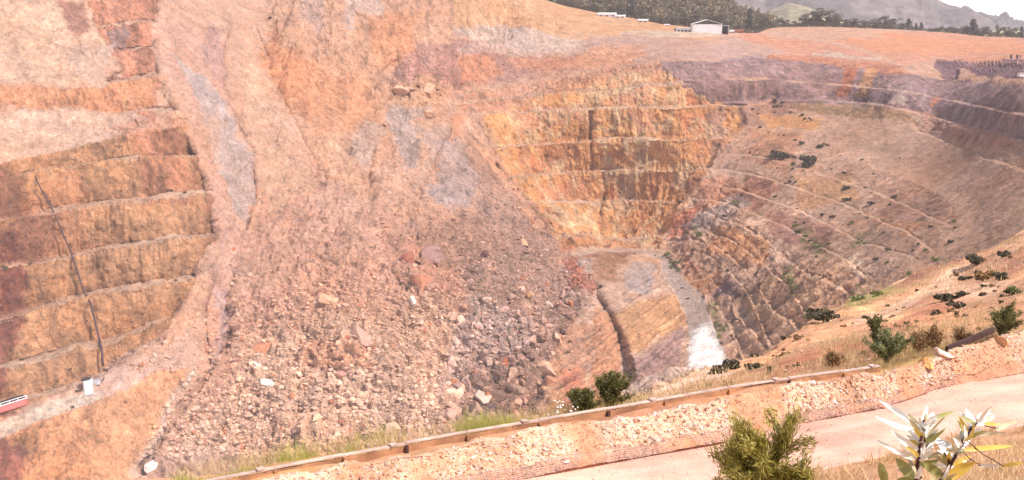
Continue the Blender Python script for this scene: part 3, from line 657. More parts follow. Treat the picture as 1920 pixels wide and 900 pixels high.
# ------------------------------------------------------------ gravel berm, road, verge bank
fc = 1400; fx = np.linspace(-300, 2220, fc)
dC = Dat(CRS, ZC, fx); dT = np.minimum(Dat(TOE, ZR, fx), dC - .55); dN = np.minimum(Dat(RDN, ZR, fx), dT - .6)
rows = []
wv = fbm(np.stack([fx / 60, fx * 0, fx * 0], -1), 1, 4, 60)
zc = ZC + .10 * wv
for t in np.linspace(0, 1, 12): rows.append(ptz(fx, dC + 1.0 * (1 - t), ZB - .15 + (zc - ZB + .15) * (1 - (1 - t) ** 1.8)))
for t in np.linspace(0, 1, 42)[1:]: rows.append(ptz(fx, dC + (dT - dC) * t, zc + (ZR + .02 - zc) * t + .09 * math.exp(-((t - .84) / .07) ** 2)))
BP = np.stack(rows); bn = grid_normals(BP); bn = np.where(bn[..., 2:] < 0, -bn, bn)
BP = BP + bn * (fbm(BP, 2.2, 4, 61) * .06 + fbm(BP, .5, 3, 62) * .08)[..., None]
BC = np.empty(BP.shape); BC[:] = lin((240, 206, 178))
g = sstep(-.2, .6, fbm(BP, .8, 4, 63)); BC += g[..., None] * (lin((224, 178, 142)) - BC)
tt = np.concatenate([np.zeros(12), np.linspace(0, 1, 42)[1:]])[:, None] + fbm(BP, .7, 3, 64) * .14
BC += sstep(.72, .82, tt)[..., None] * (lin((204, 166, 144)) - BC)
so_ = sstep(.0, .6, fbm(BP, .9, 3, 72)); BC += (so_ * .8)[..., None] * (lin((206, 150, 112)) - BC)
BC += (sstep(1500, 1800, fx)[None] * .5)[..., None] * (lin((206, 156, 128)) - BC)
BC = BC * .78
berm = np_mesh('gravel_bank', BP, grid_faces(len(BP), fc), M_FORE, BC); tag(berm, kind='structure')
rows = []
for t in np.linspace(-.12, 1.04, 50): rows.append(ptz(fx, dT + (dN - dT) * t, ZR + .05 * np.sin(np.clip(t, 0, 1) * math.pi)))
RP = np.stack(rows); rt = np.linspace(-.12, 1.04, 50)[:, None]
rut = np.exp(-((rt - .3) / .07) ** 2) + np.exp(-((rt - .72) / .08) ** 2)
RP[..., 2] += fbm(RP, 1.2, 3, 65) * .012 - .02 * rut
RC = np.empty(RP.shape); RC[:] = lin((232, 184, 162)); RC *= (1 + fbm(RP, .5, 4, 66) * .2 + fbm(RP * np.array([.25, 2.2, 1]), 1.2, 4, 69) * .10)[..., None]
RC += (rut * .5)[..., None] * (lin((240, 200, 180)) - RC); RC *= .78
road = np_mesh('gravel_road', RP, grid_faces(len(RP), fc), rock_mat('road_dust', (14, 1.5), .012, .14, tint=False), RC); tag(road, kind='structure')
rows = []
kN = -ZR / dN
for t in np.linspace(0, 1, 120):
    d = dN * (2.4 / dN) ** t; k = kN + .13 * (1 - d / dN); rows.append(ptz(fx, d, -k * d + .02))
for dd, z_ in ((1.2, -1.55), (0, -1.6), (-3, -1.7), (-12, -2.0)):
    q_ = rows[119].copy(); q_[:, 1] = dd; q_[:, 0] = np.linspace(-9, 9, fc) if dd <= 0 else q_[:, 0] * 1.2; q_[:, 2] = z_; rows.append(q_)
VP = np.stack(rows); VP[:120, :, 2] += fbm(VP[:120], 1.0, 4, 67) * .07 * np.linspace(.2, 1, 120)[:, None]
VC = np.empty(VP.shape); VC[:] = lin((216, 168, 130)); VC *= (1 + fbm(VP, 2, 4, 68) * .25)[..., None]; VC *= .7
verge = np_mesh('verge_bank', VP, grid_faces(len(VP), fc), M_FORE, VC); tag(verge, kind='structure')

# ------------------------------------------------------------ haze
mz = bpy.data.materials.new('haze'); mz.use_nodes = True; t = mz.node_tree; t.nodes.clear()
o_ = t.nodes.new('ShaderNodeOutputMaterial'); pv = t.nodes.new('ShaderNodeVolumePrincipled')
pv.inputs['Color'].default_value = (0.95, 0.87, 0.91, 1); pv.inputs['Density'].default_value = HAZE; pv.inputs['Anisotropy'].default_value = 0.2
t.links.new(pv.outputs[0], o_.inputs['Volume'])
hb = MB(); hb.box((0, 1950, 120), (8400, 4300, 700)); hz = hb.build('haze', mz); tag(hz, kind='stuff')

# ------------------------------------------------------------ ground and hills beyond the pit
gv = [[-4000, 860, -15], [4000, 860, -15], [4000, 4000, -15], [-4000, 4000, -15]]
gnd = np_mesh('ground', gv, [[0, 1, 2, 3]], rock_mat('pasture', (.02, .004), 0, .3, src='rgb', base=tuple(lin((150, 150, 100))), tint=False)); tag(gnd, kind='structure')
def hill(name, sil, d0, d1, x0, x1, cols, amp, n=(60, 260), base=-16, mat=M_HILL, off=70, gfun=None):
    hx = np.linspace(x0, x1, n[1]); zt = -kz(pl(sil, hx)) * d1
    rows = []
    for t in np.linspace(0, 1.35, n[0]):
        tt = min(t, 1); e = math.sin(tt * math.pi / 2) if t <= 1 else math.cos((t - 1) / .35 * math.pi / 2)
        rows.append(ptz(hx, d0 + (d1 - d0) * t, base + (np.maximum(zt, base + 1) - base) * e))
    H = np.stack(rows)
    env = np.clip(np.minimum(np.linspace(0, 1.35, n[0]), 1), 0, 1)[:, None]
    H[..., 2] += (fbm(H, 3.0 / (d1 - d0), 5, off) * amp * 2 + fbm(H, .05, 3, off + 1) * amp * .4) * (env * (1 - env) * 3 + .12)
    c = np.empty(H.shape); c[:] = lin(cols[0]); g = sstep(-.05, .1, fbm(H, .006, 5, off + 2)); c += g[..., None] * (lin(cols[1]) - c)
    c *= (1 + fbm(H, .05, 3, off + 3) * .45)[..., None]
    o = np_mesh(name, H, grid_faces(*n), mat, np.clip(c, .01, .9)); tag(o, kind='structure'); return H
hill('mountain', [(900,-130),(1500,-120),(1640,-60),(1710,-14),(1745,0),(1770,10),(1800,18),(1835,30),(1860,44),(1885,58),(1920,66),(2300,70)], 2500, 3500, 1250, 2250, [(112,102,100),(92,86,84)], 26)  # mountain colours paled and tinted to stand in for haze
hill('pasture_hill', [(1150,-60),(1290,-30),(1350,14),(1400,36),(1430,26),(1480,8),(1520,16),(1560,40),(1620,60)], 1700, 2300, 1150, 1640, [(138,130,104),(104,98,84)], 8, off=90)
hill('distant_range', [(1500,60),(1750,30),(1820,24),(1880,34),(1930,38),(2000,28),(2300,46)], 3600, 3950, 1500, 2500, [(100,100,90),(90,92,84)], 40, off=110)
WS = [(860,-150),(1200,-90),(1290,-40),(1340,6),(1372,24),(1410,38),(1450,48),(1500,50)]
WH = hill('wooded_ridge', WS, 865, 1060, 900, 1500, [(92,84,60),(80,74,56)], 2, off=130)

# ------------------------------------------------------------ rocks
def icos(sub):
    t = (1 + 5 ** .5) / 2
    v = [[-1,t,0],[1,t,0],[-1,-t,0],[1,-t,0],[0,-1,t],[0,1,t],[0,-1,-t],[0,1,-t],[t,0,-1],[t,0,1],[-t,0,-1],[-t,0,1]]
    f = [[0,11,5],[0,5,1],[0,1,7],[0,7,10],[0,10,11],[1,5,9],[5,11,4],[11,10,2],[10,7,6],[7,1,8],[3,9,4],[3,4,2],[3,2,6],[3,6,8],[3,8,9],[4,9,5],[2,4,11],[6,2,10],[8,6,7],[9,8,1]]
    v = [np.array(a, float) / np.linalg.norm(a) for a in v]
    for _ in range(sub):
        nf = []; cache = {}
        def mid(a, b):
            k = (min(a, b), max(a, b))
            if k not in cache: m_ = v[a] + v[b]; v.append(m_ / np.linalg.norm(m_)); cache[k] = len(v) - 1
            return cache[k]
        for a, b, c in f:
            ab, bc, ca = mid(a, b), mid(b, c), mid(c, a); nf += [[a, ab, ca], [b, bc, ab], [c, ca, bc], [ab, bc, ca]]
        f = nf
    return np.array(v), np.array(f)
I0, F0 = icos(0); I1, F1 = icos(1); I2, F2 = icos(2)
def rockshape(I, k, flat=.7):                                        # broken faces: a ball cut by planes
    v = I * 1.0; r = np.random.default_rng(k)
    for _ in range(12):
        n_ = r.normal(size=3); n_ /= np.linalg.norm(n_); dcut = r.uniform(.34, .8)
        s_ = v @ n_; v = v - np.maximum(s_ - dcut, 0)[:, None] * n_
    v = v * np.array([1, r.uniform(.65, 1), flat * r.uniform(.7, 1.1)]); v += r.normal(size=v.shape) * .018; v /= max(np.abs(v).max(), .5)
    return v
def scatter_rocks(name, pos, size, cols, mat, I, Fc, nvar=8, flat=.75):
    n = len(pos); vs_ = np.stack([rockshape(I, 100 + k, flat) for k in range(nvar)])
    var = rng.integers(0, nvar, n); V = vs_[var] * size[:, None, None]
    a = rng.uniform(0, 6.28, n); b = rng.uniform(-.5, .5, n); ca, sa, cb, sb = np.cos(a), np.sin(a), np.cos(b), np.sin(b)
    x, y, z = V[..., 0], V[..., 1], V[..., 2]
    x, y = x * ca[:, None] - y * sa[:, None], x * sa[:, None] + y * ca[:, None]
    y, z = y * cb[:, None] - z * sb[:, None], y * sb[:, None] + z * cb[:, None]
    V = np.stack([x, y, z], -1) + pos[:, None, :]
    Fa = (Fc[None] + (np.arange(n) * len(I))[:, None, None]).reshape(-1, 3)
    return np_mesh(name, V, Fa, mat, np.repeat(cols, len(I), 0))
N_ = 190000
qx = rng.uniform(180, 1400, N_); qy = rng.uniform(60, 860, N_)
def ev(poly, soft=12): return poly_w(poly, soft, 0, qx, qy)
dens = ev([(640,380),(760,340),(800,250),(860,330),(900,300),(1010,400),(1110,500),(1110,560),(1040,640),(1000,880),(280,880),(350,760),(430,640),(500,560),(640,480)], 25) * np.clip((qy - 300) / 420, .12, 1)
dens = np.maximum(dens, ev([(860,300),(960,350),(1110,500),(1110,560),(1040,650),(1000,820),(880,820),(840,640),(820,460)], 20) * .9)
dens = np.maximum(dens, ev([(790,90),(960,95),(1060,125),(960,150),(860,160),(760,260),(720,220),(740,130)], 8) * .75)
dens = np.maximum(dens, ev([(735,180),(800,190),(860,330),(880,420),(820,440),(720,400),(700,330)], 10) * .6)
dens = np.maximum(dens, ev([(690,380),(760,330),(800,400),(720,460),(560,430)], 15) * .5)
dens = np.maximum(dens, ev([(200,690),(330,610),(400,560),(440,600),(380,700),(280,690)], 8) * .45)
dens = np.maximum(dens, ev([(300,760),(370,680),(430,700),(330,880),(250,890)], 10) * .7)
dens = np.maximum(dens, ev([(380,80),(430,90),(425,200),(400,170)], 8) * .35)
dens = np.maximum(dens, ev([(1180,740),(1300,690),(1360,680),(1340,700),(1240,760)], 6) * .8)
dens = np.maximum(dens, ev([(400,250),(480,280),(520,420),(480,600),(440,700),(420,600)], 12) * .16)
keep = rng.random(N_) < dens * (.45 + .55 * (vnoise(np.stack([qx / 14, qy / 14, qx * 0], -1)) > .45))
qx, qy = qx[keep], qy[keep]; n = len(qx)
sp = np.minimum(2.0 * rng.random(n) ** -.46, 12) * (.7 + .55 * np.clip((qy - 300) / 400, 0, 1)); sp = sp * np.where((qx > 840) & (qy > 280), 1.25, 1.0)   # spans in survey units
p_ = surf(qx, qy); dd = np.linalg.norm(p_, axis=1); size = sp * dd / F * .5
cc = surf(qx, qy, C) * (1 + .10 * surf(qx, qy, fin))[:, None] * np.where((qy < 460) | (qx > 850), rng.uniform(.55, 1.32, n), rng.uniform(.78, 1.2, n))[:, None] * rng.uniform(.97, 1.03, (n, 3))
pale = rng.random(n) < .02; cc[pale] = lin((230, 200, 182)) * .6 * rng.uniform(.85, 1.1, (pale.sum(), 1))
rust = rng.random(n) < .04; cc[rust] = lin((200, 128, 92)) * .6
cc = np.clip(cc, .02, .85)
order = np.argsort(-sp); bb_ = order[:900][(qy[order[:900]] > 380)][:60]; sp[bb_] *= rng.uniform(1.15, 1.9, len(bb_)); size = sp * dd / F * .5; order = np.argsort(-sp); big, rest = order[:280], order[280:]
tag(scatter_rocks('slide_rubble', p_[rest] - np.array([0, 0, .22]) * size[rest][:, None], size[rest], cc[rest], M_RUB, I0, F0), kind='stuff')
bmesh_ = [np_mesh('boulder', rockshape(I2, 300 + k, .8), F2, M_BOULD, link=False) for k in range(9)]
def boulder(px, py, wpx, col, label, group=None, name='boulder', sq=1.0, k=None, sf=None, D_=None):
    c = sf if sf is not None else surf(px, py + wpx * .12); d = np.linalg.norm(c)
    o = bpy.data.objects.new(name, bmesh_[k if k is not None else random.randrange(9)]); COL.objects.link(o)
    s_ = wpx * d / F * .5 * 1.3
    o.location = c; o.scale = (s_, s_ * .8, s_ * sq); o.rotation_euler = (random.uniform(-.4, .4), random.uniform(-.4, .4), random.uniform(-3, 3))
    o.color = (*[float(q_) for q_ in col], 1); tag(o, label, 'boulder', group); return o
for i in big:
    x_, y_ = qx[i], qy[i]
    if y_ < 300: lb, gp = 'small angular boulder lying in the rubble patch high on the slide head', 'boulders at the head of the slide'
    elif x_ > 870: lb, gp = 'grey brown angular boulder in the dark debris tongue below the far wall', 'boulders in the dark debris tongue'
    elif x_ < 430: lb, gp = 'pinkish boulder along the chute beside the left benches', 'boulders along the left chute'
    elif y_ < 600: lb, gp = 'small tan boulder on the middle of the pale rock slide', 'boulders midway down the slide'
    else: lb, gp = 'tan angular boulder in the coarse rubble at the foot of the slide', 'boulders at the foot of the slide'
    boulder(x_, y_, sp[i] * 1.1, cc[i], lb, gp)
for bx_, by_, bw_, bc_, lb in [(480,690,26,(240,222,212),'white slab leaning in the rubble just above the largest white boulder'),
    (502,719,36,(240,222,210),'largest white boulder on the slide, with a shaded lower side'),(618,562,42,(230,184,150),'long ochre boulder with a red underside in the middle of the slide'),
    (492,655,44,(212,146,112),'big orange brown boulder right above the leaning white slab'),(672,633,46,(206,164,148),'bulky mauve boulder standing alone right of the slide centre'),
    (600,794,22,(234,194,160),'round yellow boulder in a dark hollow near the bottom of the slide'),(284,868,34,(240,226,220),'pale boulder at the bottom left, at the end of the chute'),
    (772,571,22,(236,220,206),'thin pale slab under the rusty outcrop'),(768,490,38,(176,112,92),'rust brown boulder at the upper left corner of the broken outcrop'),
    (792,528,40,(206,142,112),'tall rusty boulder in the middle of the broken outcrop'),(812,480,52,(178,140,132),'broad grey boulder topping the broken outcrop'),
    (745,470,26,(160,108,96),'dark flat boulder overhanging the left edge of the broken outcrop'),(910,475,22,(110,74,74),'dark maroon boulder alone in the grey debris'),
    (986,455,30,(220,176,142),'large yellow boulder high in the grey debris near the far wall'),(1030,637,16,(220,160,116),'rounded orange boulder at the right edge of the debris tongue'),
    (985,562,26,(214,168,128),'yellowish boulder halfway down the debris tongue'),(806,212,26,(232,184,146),'yellow block under the cracked knob at the slide head'),
    (748,165,34,(226,178,150),'rounded left block of the cracked knob high on the slide'),(772,164,24,(222,172,144),'narrow middle block of the cracked knob high on the slide'),
    (805,166,34,(226,176,146),'rounded right block of the cracked knob high on the slide'),(745,640,24,(226,180,150),'tan boulder with a dark hollow beneath it right of the mauve boulder'),
    (880,770,26,(120,92,92),'dark upright boulder above the grass by the timber barrier'),(920,768,28,(112,90,96),'dark purple boulder right of the upright one above the grass'),
    (735,805,40,(226,190,164),'broad pale boulder at the foot of the slide beside the grass'),(640,700,26,(206,156,140),'pink boulder low on the slide between two pale streaks'),
    (455,700,22,(196,150,140),'brownish boulder left of the largest white boulder'),(560,800,30,(226,176,148),'tan boulder left of the yellow boulder in its hollow')]:
    boulder(bx_, by_, bw_, lin(bc_) * .64, lb, 'large boulders on the slide', sq=.8)

# berm stones
def bern(t, x, lift=0):                                              # point on the bank face
    i = np.clip(((x + 300) / 2520 * (fc - 1)).astype(int), 0, fc - 1); r = np.clip((12 + t * 41).astype(int), 0, len(BP) - 1); return BP[r, i]
n = 60000
sx_ = rng.uniform(430, 2000, n); st_ = rng.uniform(-.12, 1.02, n); pb = bern(np.clip(st_, -.28, 1), sx_)
dpx = np.linalg.norm(pb, axis=1) / F
lowr = (st_ + rng.normal(0, .05, n)) > .76
szz = np.where(lowr, rng.uniform(1.2, 3.2, n), np.minimum(1.25 * rng.random(n) ** -.45, 10)) * dpx * .5
pal = np.array([lin(c) for c in [(250,226,198),(246,214,178),(236,194,152),(234,188,154),(252,238,224),(216,162,134),(246,216,196)]])
pgr = np.array([lin(c) for c in [(190,156,144),(168,136,130),(214,178,160),(150,116,112),(222,196,180)]])
cb = np.array([.98, .94, 1.0]) * np.where(lowr[:, None], pgr[rng.integers(0, 5, n)], pal[rng.integers(0, 7, n)]) * rng.uniform(.5, .84, n)[:, None]
so_ = sstep(.0, .6, fbm(pb, .9, 3, 72))[:, None]; cb = cb * (1 - so_ * np.array([.22, .36, .45])); szz = szz * (1 - .45 * so_[:, 0])
tag(scatter_rocks('bank_gravel', pb, szz, cb, M_FORE, I0, F0, flat=.8), kind='stuff')
n = 7000
sx_ = rng.uniform(700, 2000, n); i_ = np.clip(((sx_ + 300) / 2520 * (fc - 1)).astype(int), 0, fc - 1); r_ = np.clip((rng.random(n) ** 2.2 * 46).astype(int) + 2, 0, 49)
pr = RP[r_, i_]; tag(scatter_rocks('road_gravel', pr, rng.uniform(.005, .012, n) * (1 + 1.5 * (rng.random(n) < .1)), pgr[rng.integers(0, 5, n)] * .85, M_FORE, I0, F0, flat=.6), kind='stuff')
for bx_, by_, bw_, bc_, lb in [(1772,646,34,(250,222,206),'flat pale stone on top of the gravel bank near the dark bush'),(1738,684,28,(240,186,124),'ochre stone sticking out of the gravel bank face'),
    (1872,640,30,(232,178,128),'tilted yellow stone at the right end of the gravel bank crest'),(1651,762,12,(206,160,140),'single round stone at the upper edge of the road'),
    (1524,708,12,(240,220,210),'little white stone on the bank crest below the timber barrier'),(1060,866,10,(250,240,226),'small bright white stone low on the gravel bank')]:
    i_ = int((bx_ + 300) / 2520 * (fc - 1)); c0 = 450 - F * (BP[:, i_, 1] * SP + BP[:, i_, 2] * CP) / (BP[:, i_, 1] * CP - BP[:, i_, 2] * SP)
    r_ = 11 + int(np.argmin(np.abs(c0[11:] - by_))); boulder(bx_, by_, bw_, lin(bc_) * .8, lb, 'stones on the gravel bank', name='stone', sf=BP[r_, i_], sq=.8)

# ------------------------------------------------------------ timber barrier
M_WOOD = plain('weathered_timber', tuple(lin((192, 142, 106)) * .68), .8, .55, 1.6)
M_WTOP = plain('pale_timber_cap', tuple(lin((214, 186, 172)) * .75), .85, .3, 3)  # cap toned paler than the boards
M_DARK = plain('rusty_bracket', tuple(lin((74, 52, 48))), .8, .3, 8)
bar = empty('timber_barrier', ptz(1000, 25, ZB), 'long weathered timber barrier of end-to-end planks between gravel bank and pit edge', 'barrier')
def beamp(x, z): return ptz(x, Dat(BEAM, -8.9, x), z)
bx = [380]
while bx[-1] < 1645: bx.append(bx[-1] + random.uniform(118, 150) * (1 - (bx[-1] - 380) / 5200))
bx[-1] = 1650
for i in range(len(bx) - 1):
    a, b = beamp(bx[i] + 1.2, -8.9), beamp(bx[i + 1] - .6, -8.9); d = b - a; L_ = np.linalg.norm(d); rz = math.atan2(d[1], d[0]); mid = (a + b) / 2
    jz = random.uniform(-.02, .02); nrm = np.array([-math.sin(rz), math.cos(rz), 0])
    seg = MB(); nseg = 8                                              # slightly warped plank
    for k in range(nseg):
        f0 = (k + .5) / nseg - .5; seg.box(mid + d * f0 + [0, 0, -.14 + jz + .012 * math.sin(k * 1.9 + i)], (L_ / nseg + .003, .06, .17), rz)
    seg.build('board', M_WOOD, None).parent = bar
    cp_ = MB(); cp_.box(mid + nrm * .035 + [0, 0, -.005 + jz], (L_ + .01, .10, .028), rz); cp_.build('cap', M_WTOP).parent = bar
    pm = MB(); pm.box(beamp(bx[i], -8.9) - nrm * .05 + [0, 0, -.22], (.07, .08, .36), rz); pm.build('post', M_DARK if i % 3 == 0 else M_WOOD).parent = bar
    if i % 2 == 0:
        st_o = MB(); st_o.box(mid + d * .3 + nrm * .03 + [0, 0, .035 + jz], (.16, .13, .03), rz + .2); st_o.build('cap_block', M_WTOP).parent = bar
for o in bar.children: o.matrix_parent_inverse.identity(); o.location = -bar.location
b2 = MB(); a, b = ptz(1775, Dat(BEAM, -8.9, 1775), -8.9), ptz(1862, Dat(BEAM, -8.9, 1862), -8.75); d = b - a
b2.box((a + b) / 2 + [0, 0, .05], (np.linalg.norm(d), .1, .16), math.atan2(d[1], d[0]), 0, -math.asin(d[2] / np.linalg.norm(d)))
b2.build('plank', M_DARK); tag(bpy.data.objects['plank'], 'short dark plank lying beside the upright dark bush at the right', 'plank')

# ------------------------------------------------------------ left-wall installations
M_PIPE = plain('dark_rubber_pipe', tuple(lin((70, 50, 52))), .6, .2, 1)
M_WHITE = plain('white_painted_steel', (.74, .72, .72), .5, .08, .6)
M_GREYW = plain('pale_steel_cladding', (.72, .68, .68), .6, .10, .4)
M_RED = plain('faded_red_paint', (.50, .10, .09), .6, .2, .6)
M_BLK = plain('dark_opening', (.03, .028, .03), .8, .2, 1)
M_STEEL = plain('grey_steel', (.35, .33, .34), .5, .2, 1, .4)
pp = [(62,318),(72,345),(84,366),(98,392),(108,415),(118,438),(132,470),(138,488),(150,525),(160,552),(170,568),(178,600),(186,635),(191,655),(193,686)]
pw = np.array([surf(*q_) * (1 - 1.0 / np.linalg.norm(surf(*q_))) for q_ in pp])
px_ = np.array(pp, float); dds = np.array([q_[1] * CP - q_[2] * SP for q_ in pw]); dds = np.minimum(dds, np.convolve(np.pad(dds, 1, mode='edge'), [.25, .5, .25], 'valid') + .3)
tt = np.linspace(0, len(pp) - 1, 60)
pw = pt(np.interp(tt, range(len(pp)), px_[:, 0]), np.interp(tt, range(len(pp)), px_[:, 1]), np.interp(tt, range(len(pp)), dds) - 1.3)
mb = MB(); mb.tube(pw, (.26 + .14 * np.linspace(0, 1, 60) ** 2), 8); pipe = mb.build('drain_pipe', M_PIPE, smooth=True)
tag(pipe, 'long dark pipe hanging down the left bench faces to the ledge', 'pipe')
for i in (9, 22, 36, 44):
    mb = MB(); d_ = pw[i + 1] - pw[i - 1]; d_ /= np.linalg.norm(d_); mb.tube([pw[i] - d_ * .4, pw[i] + d_ * .4], .45, 8); mb.build('pipe_coupling', M_PIPE, pipe)
c = surf(166, 734); tk = empty('water_tank', c, 'white cylindrical tank with a dark slanted lid on the haul road ledge', 'tank')
R_ = 16 * np.linalg.norm(c) / F / 2; H_ = 21 * np.linalg.norm(c) / F
mb = MB(); mb.tube([(0, 0, -.6), (0, 0, H_ * .5), (0, 0, H_)], R_, 28); mb.build('shell', M_WHITE, tk)
mb = MB(); mb.tube([(0, 0, H_ + .01), (0, 0, H_ + .35)], R_ * 1.05, 28); o = mb.build('lid', M_BLK, tk); o.rotation_euler = (0, R(-7), 0)
mb = MB()
for s_ in (-.25, .25): mb.box((R_ * .5 + s_, -R_ * .95, H_ / 2), (.06, .06, H_))
for k in range(8): mb.box((R_ * .5, -R_ * .95, .3 + k * H_ / 8), (.5, .05, .05))
mb.build('ladder', M_STEEL, tk)
c = surf(183, 722); pu = empty('pump_unit', c, 'small dark pump unit standing right of the white tank', 'pump', rz=.3)
mb = MB(); mb.box((0, 0, .9), (2.2, 1.4, 1.5)); mb.build('housing', M_STEEL, pu); mb = MB(); mb.tube([(1.1, 0, .9), (1.9, 0, 1.3), (2.2, 0, 2.2)], .15, 8); mb.build('outlet_pipe', M_BLK, pu)
a, b = surf(-34, 786), surf(50, 757); d = b - a; L_ = np.linalg.norm(d[:2]); rz = math.atan2(d[1], d[0])
rd = empty('red_skip', (a + b) / 2, 'long red steel bin with a pale handrail at the left edge of the ledge', 'skip', rz=rz); rd.rotation_euler = (0, -math.asin(d[2] / np.linalg.norm(d)), rz)
mb = MB(); mb.box((0, 0, .95), (L_, 2.4, 1.9)); mb.build('body', M_RED, rd)
mb = MB()
for k in range(9): mb.box((-L_ / 2 + .4 + k * (L_ - .8) / 8, -1.23, .95), (.12, .10, 1.8))
mb.build('rib', M_RED, rd)
mb = MB(); mb.box((0, -1.15, 1.98), (L_, .18, .16)); mb.box((0, -1.15, 2.75), (L_, .10, .12))
for k in range(6): mb.box((-L_ / 2 + .1 + k * (L_ - .2) / 5, -1.15, 2.35), (.12, .1, .75))
mb.build('handrail', M_WHITE, rd)
mb = MB(); mb.box((0, .3, 2.3), (L_ * .96, 1.2, .75)); mb.build('deck_box', M_BLK, rd)

# ------------------------------------------------------------ buildings and vehicles on the rim
def unit(px, py):
    c = surf(px, py); return c, (c[1] * CP - c[2] * SP) / F
c, u = unit(1328, 63)
sh = empty('industrial_shed', c + [0, 4, -.3], 'big pale gabled metal shed with lean-tos on the far rim', 'shed', rz=R(-6))
W_, H_, A_ = 55 * u, 18 * u, 26 * u; Lg = 26
def prism(mb, w, h, a, y0, y1, x0=0, z0=0):
    v = []
    for y in (y0, y1): v += [[x0 - w / 2, y, z0], [x0 + w / 2, y, z0], [x0 + w / 2, y, z0 + h], [x0, y, z0 + a], [x0 - w / 2, y, z0 + h]]
    n0 = mb.n; mb.add(np.array(v), [[0, 1, 2, 4], [2, 3, 4, 4], [5, 9, 7, 6], [7, 9, 8, 8], [1, 6, 7, 2], [0, 4, 9, 5]])
mb = MB(); v = []
prism(mb, W_, H_, A_, 0, Lg); mb.build('wall', M_GREYW, sh)
mb = MB()
for s_ in (-1, 1):
    sl_ = math.atan2(A_ - H_, W_ / 2); l_ = math.hypot(W_ / 2, A_ - H_) + .5
    mb.box((s_ * W_ / 4 * 1.02, Lg / 2, (H_ + A_) / 2 + .2), (l_, Lg + 1, .22), 0, 0, s_ * sl_)
rf = mb.build('roof', M_WHITE, sh)
mb = MB(); mb.box((-W_ * .20, -.06, H_ * .32), (W_ * .42, .1, H_ * .62)); mb.build('roller_door', M_WHITE, sh)
mb = MB(); mb.box((W_ * .22, -.06, H_ * .42), (W_ * .24, .1, H_ * .8)); mb.build('roller_door', M_WHITE, sh)
for s_, ww in ((-1, 30), (1, 13)):
    q = 'lean_to'
    mb = MB()
    if s_ < 0:
        mb.box((-W_ / 2 - ww * u / 2, Lg * .4, H_ * .30), (ww * u, Lg * .7, H_ * .6)); lt = mb.build(q, M_GREYW, sh)
        mb = MB(); mb.box((-W_ / 2 - ww * u / 2, Lg * .4 - .3, H_ * .60 + .2), (ww * u + .6, Lg * .75, .3)); mb.build('lean_to_roof', M_WHITE, lt)
        mb = MB()
        for k in range(4): mb.box((-W_ / 2 - ww * u * (.18 + .22 * k), Lg * .05 - .05, H_ * .32), (1.6, .1, 1.3))
        mb.build('window', M_BLK, lt)
    else:
        mb.box((W_ / 2 + ww * u / 2, Lg * .5, H_ * .42), (ww * u, .3, H_ * .84)); mb.box((W_ / 2 + ww * u - .15, Lg * .28, H_ * .42), (.2, Lg * .5, H_ * .84))
        lt = mb.build(q, M_GREYW, sh)
        mb = MB(); mb.box((W_ / 2 + ww * u / 2, Lg * .26, H_ * .85 + .15), (ww * u + .3, Lg * .52, .25)); mb.build('lean_to_roof', M_GREYW, lt)
        mb = MB(); mb.box((W_ / 2 + ww * u * .45, Lg * .45, H_ * .40), (ww * u * .85, .2, H_ * .78)); mb.build('bay_shade_panel', M_BLK, lt)  # black panel stands in for shade inside the open bay
def low_building(px, py, wpx, hpx, dep, label, cat='building', rz=0):
    c, u = unit(px, py); e = empty('low_building', c + [0, 3, -.5], label, cat, 'low pale buildings on the rim', rz)
    w_, h_ = wpx * u, hpx * u; mb = MB(); mb.box((0, dep / 2, h_ * .33), (w_, dep, h_ * .7 + .6)); mb.build('wall', M_GREYW, e)
    mb = MB(); prism(mb, w_ + .8, .1, h_ * .3, -.4, dep + .4, 0, h_ * .7 + .1)
    v = np.array([[-w_/2-.4,-.5,h_*.68],[w_/2+.4,-.5,h_*.68],[w_/2+.4,dep/2,h_],[-w_/2-.4,dep/2,h_],[-w_/2-.4,dep+.5,h_*.68],[w_/2+.4,dep+.5,h_*.68]])
    mb = MB(); mb.add(v, [[0,1,2,3],[3,2,5,4],[0,3,4,4],[1,5,2,2]]); mb.build('roof', M_WHITE, e)
    for k in range(max(2, int(w_ / 4))):
        mb = MB(); mb.box((-w_ / 2 + (k + .5) * w_ / max(2, int(w_ / 4)), -.05, h_ * .42), (1.3, .12, .9)); mb.build('window', M_BLK, e)
    return e
low_building(1140, 33, 34, 10, 9, 'long low white roofed building on the rim among the trees, its longer half', rz=R(-5))
low_building(1164, 35, 20, 8, 8, 'shorter pale building joined to the right of the long white roofed one', rz=R(-5))
low_building(1207, 43, 18, 8, 7, 'little pink white house between the long white roofs and the shed', rz=R(-5))
low_building(1252, 50, 10, 5, 5, 'tiny white hut left of the big gabled shed', 'hut')
M_TYRE = plain('tyre_rubber', (.03, .03, .03), .9, .1, 5); M_TRUCK = plain('rust_red_paint', (.34, .12, .08), .7, .25, .8)
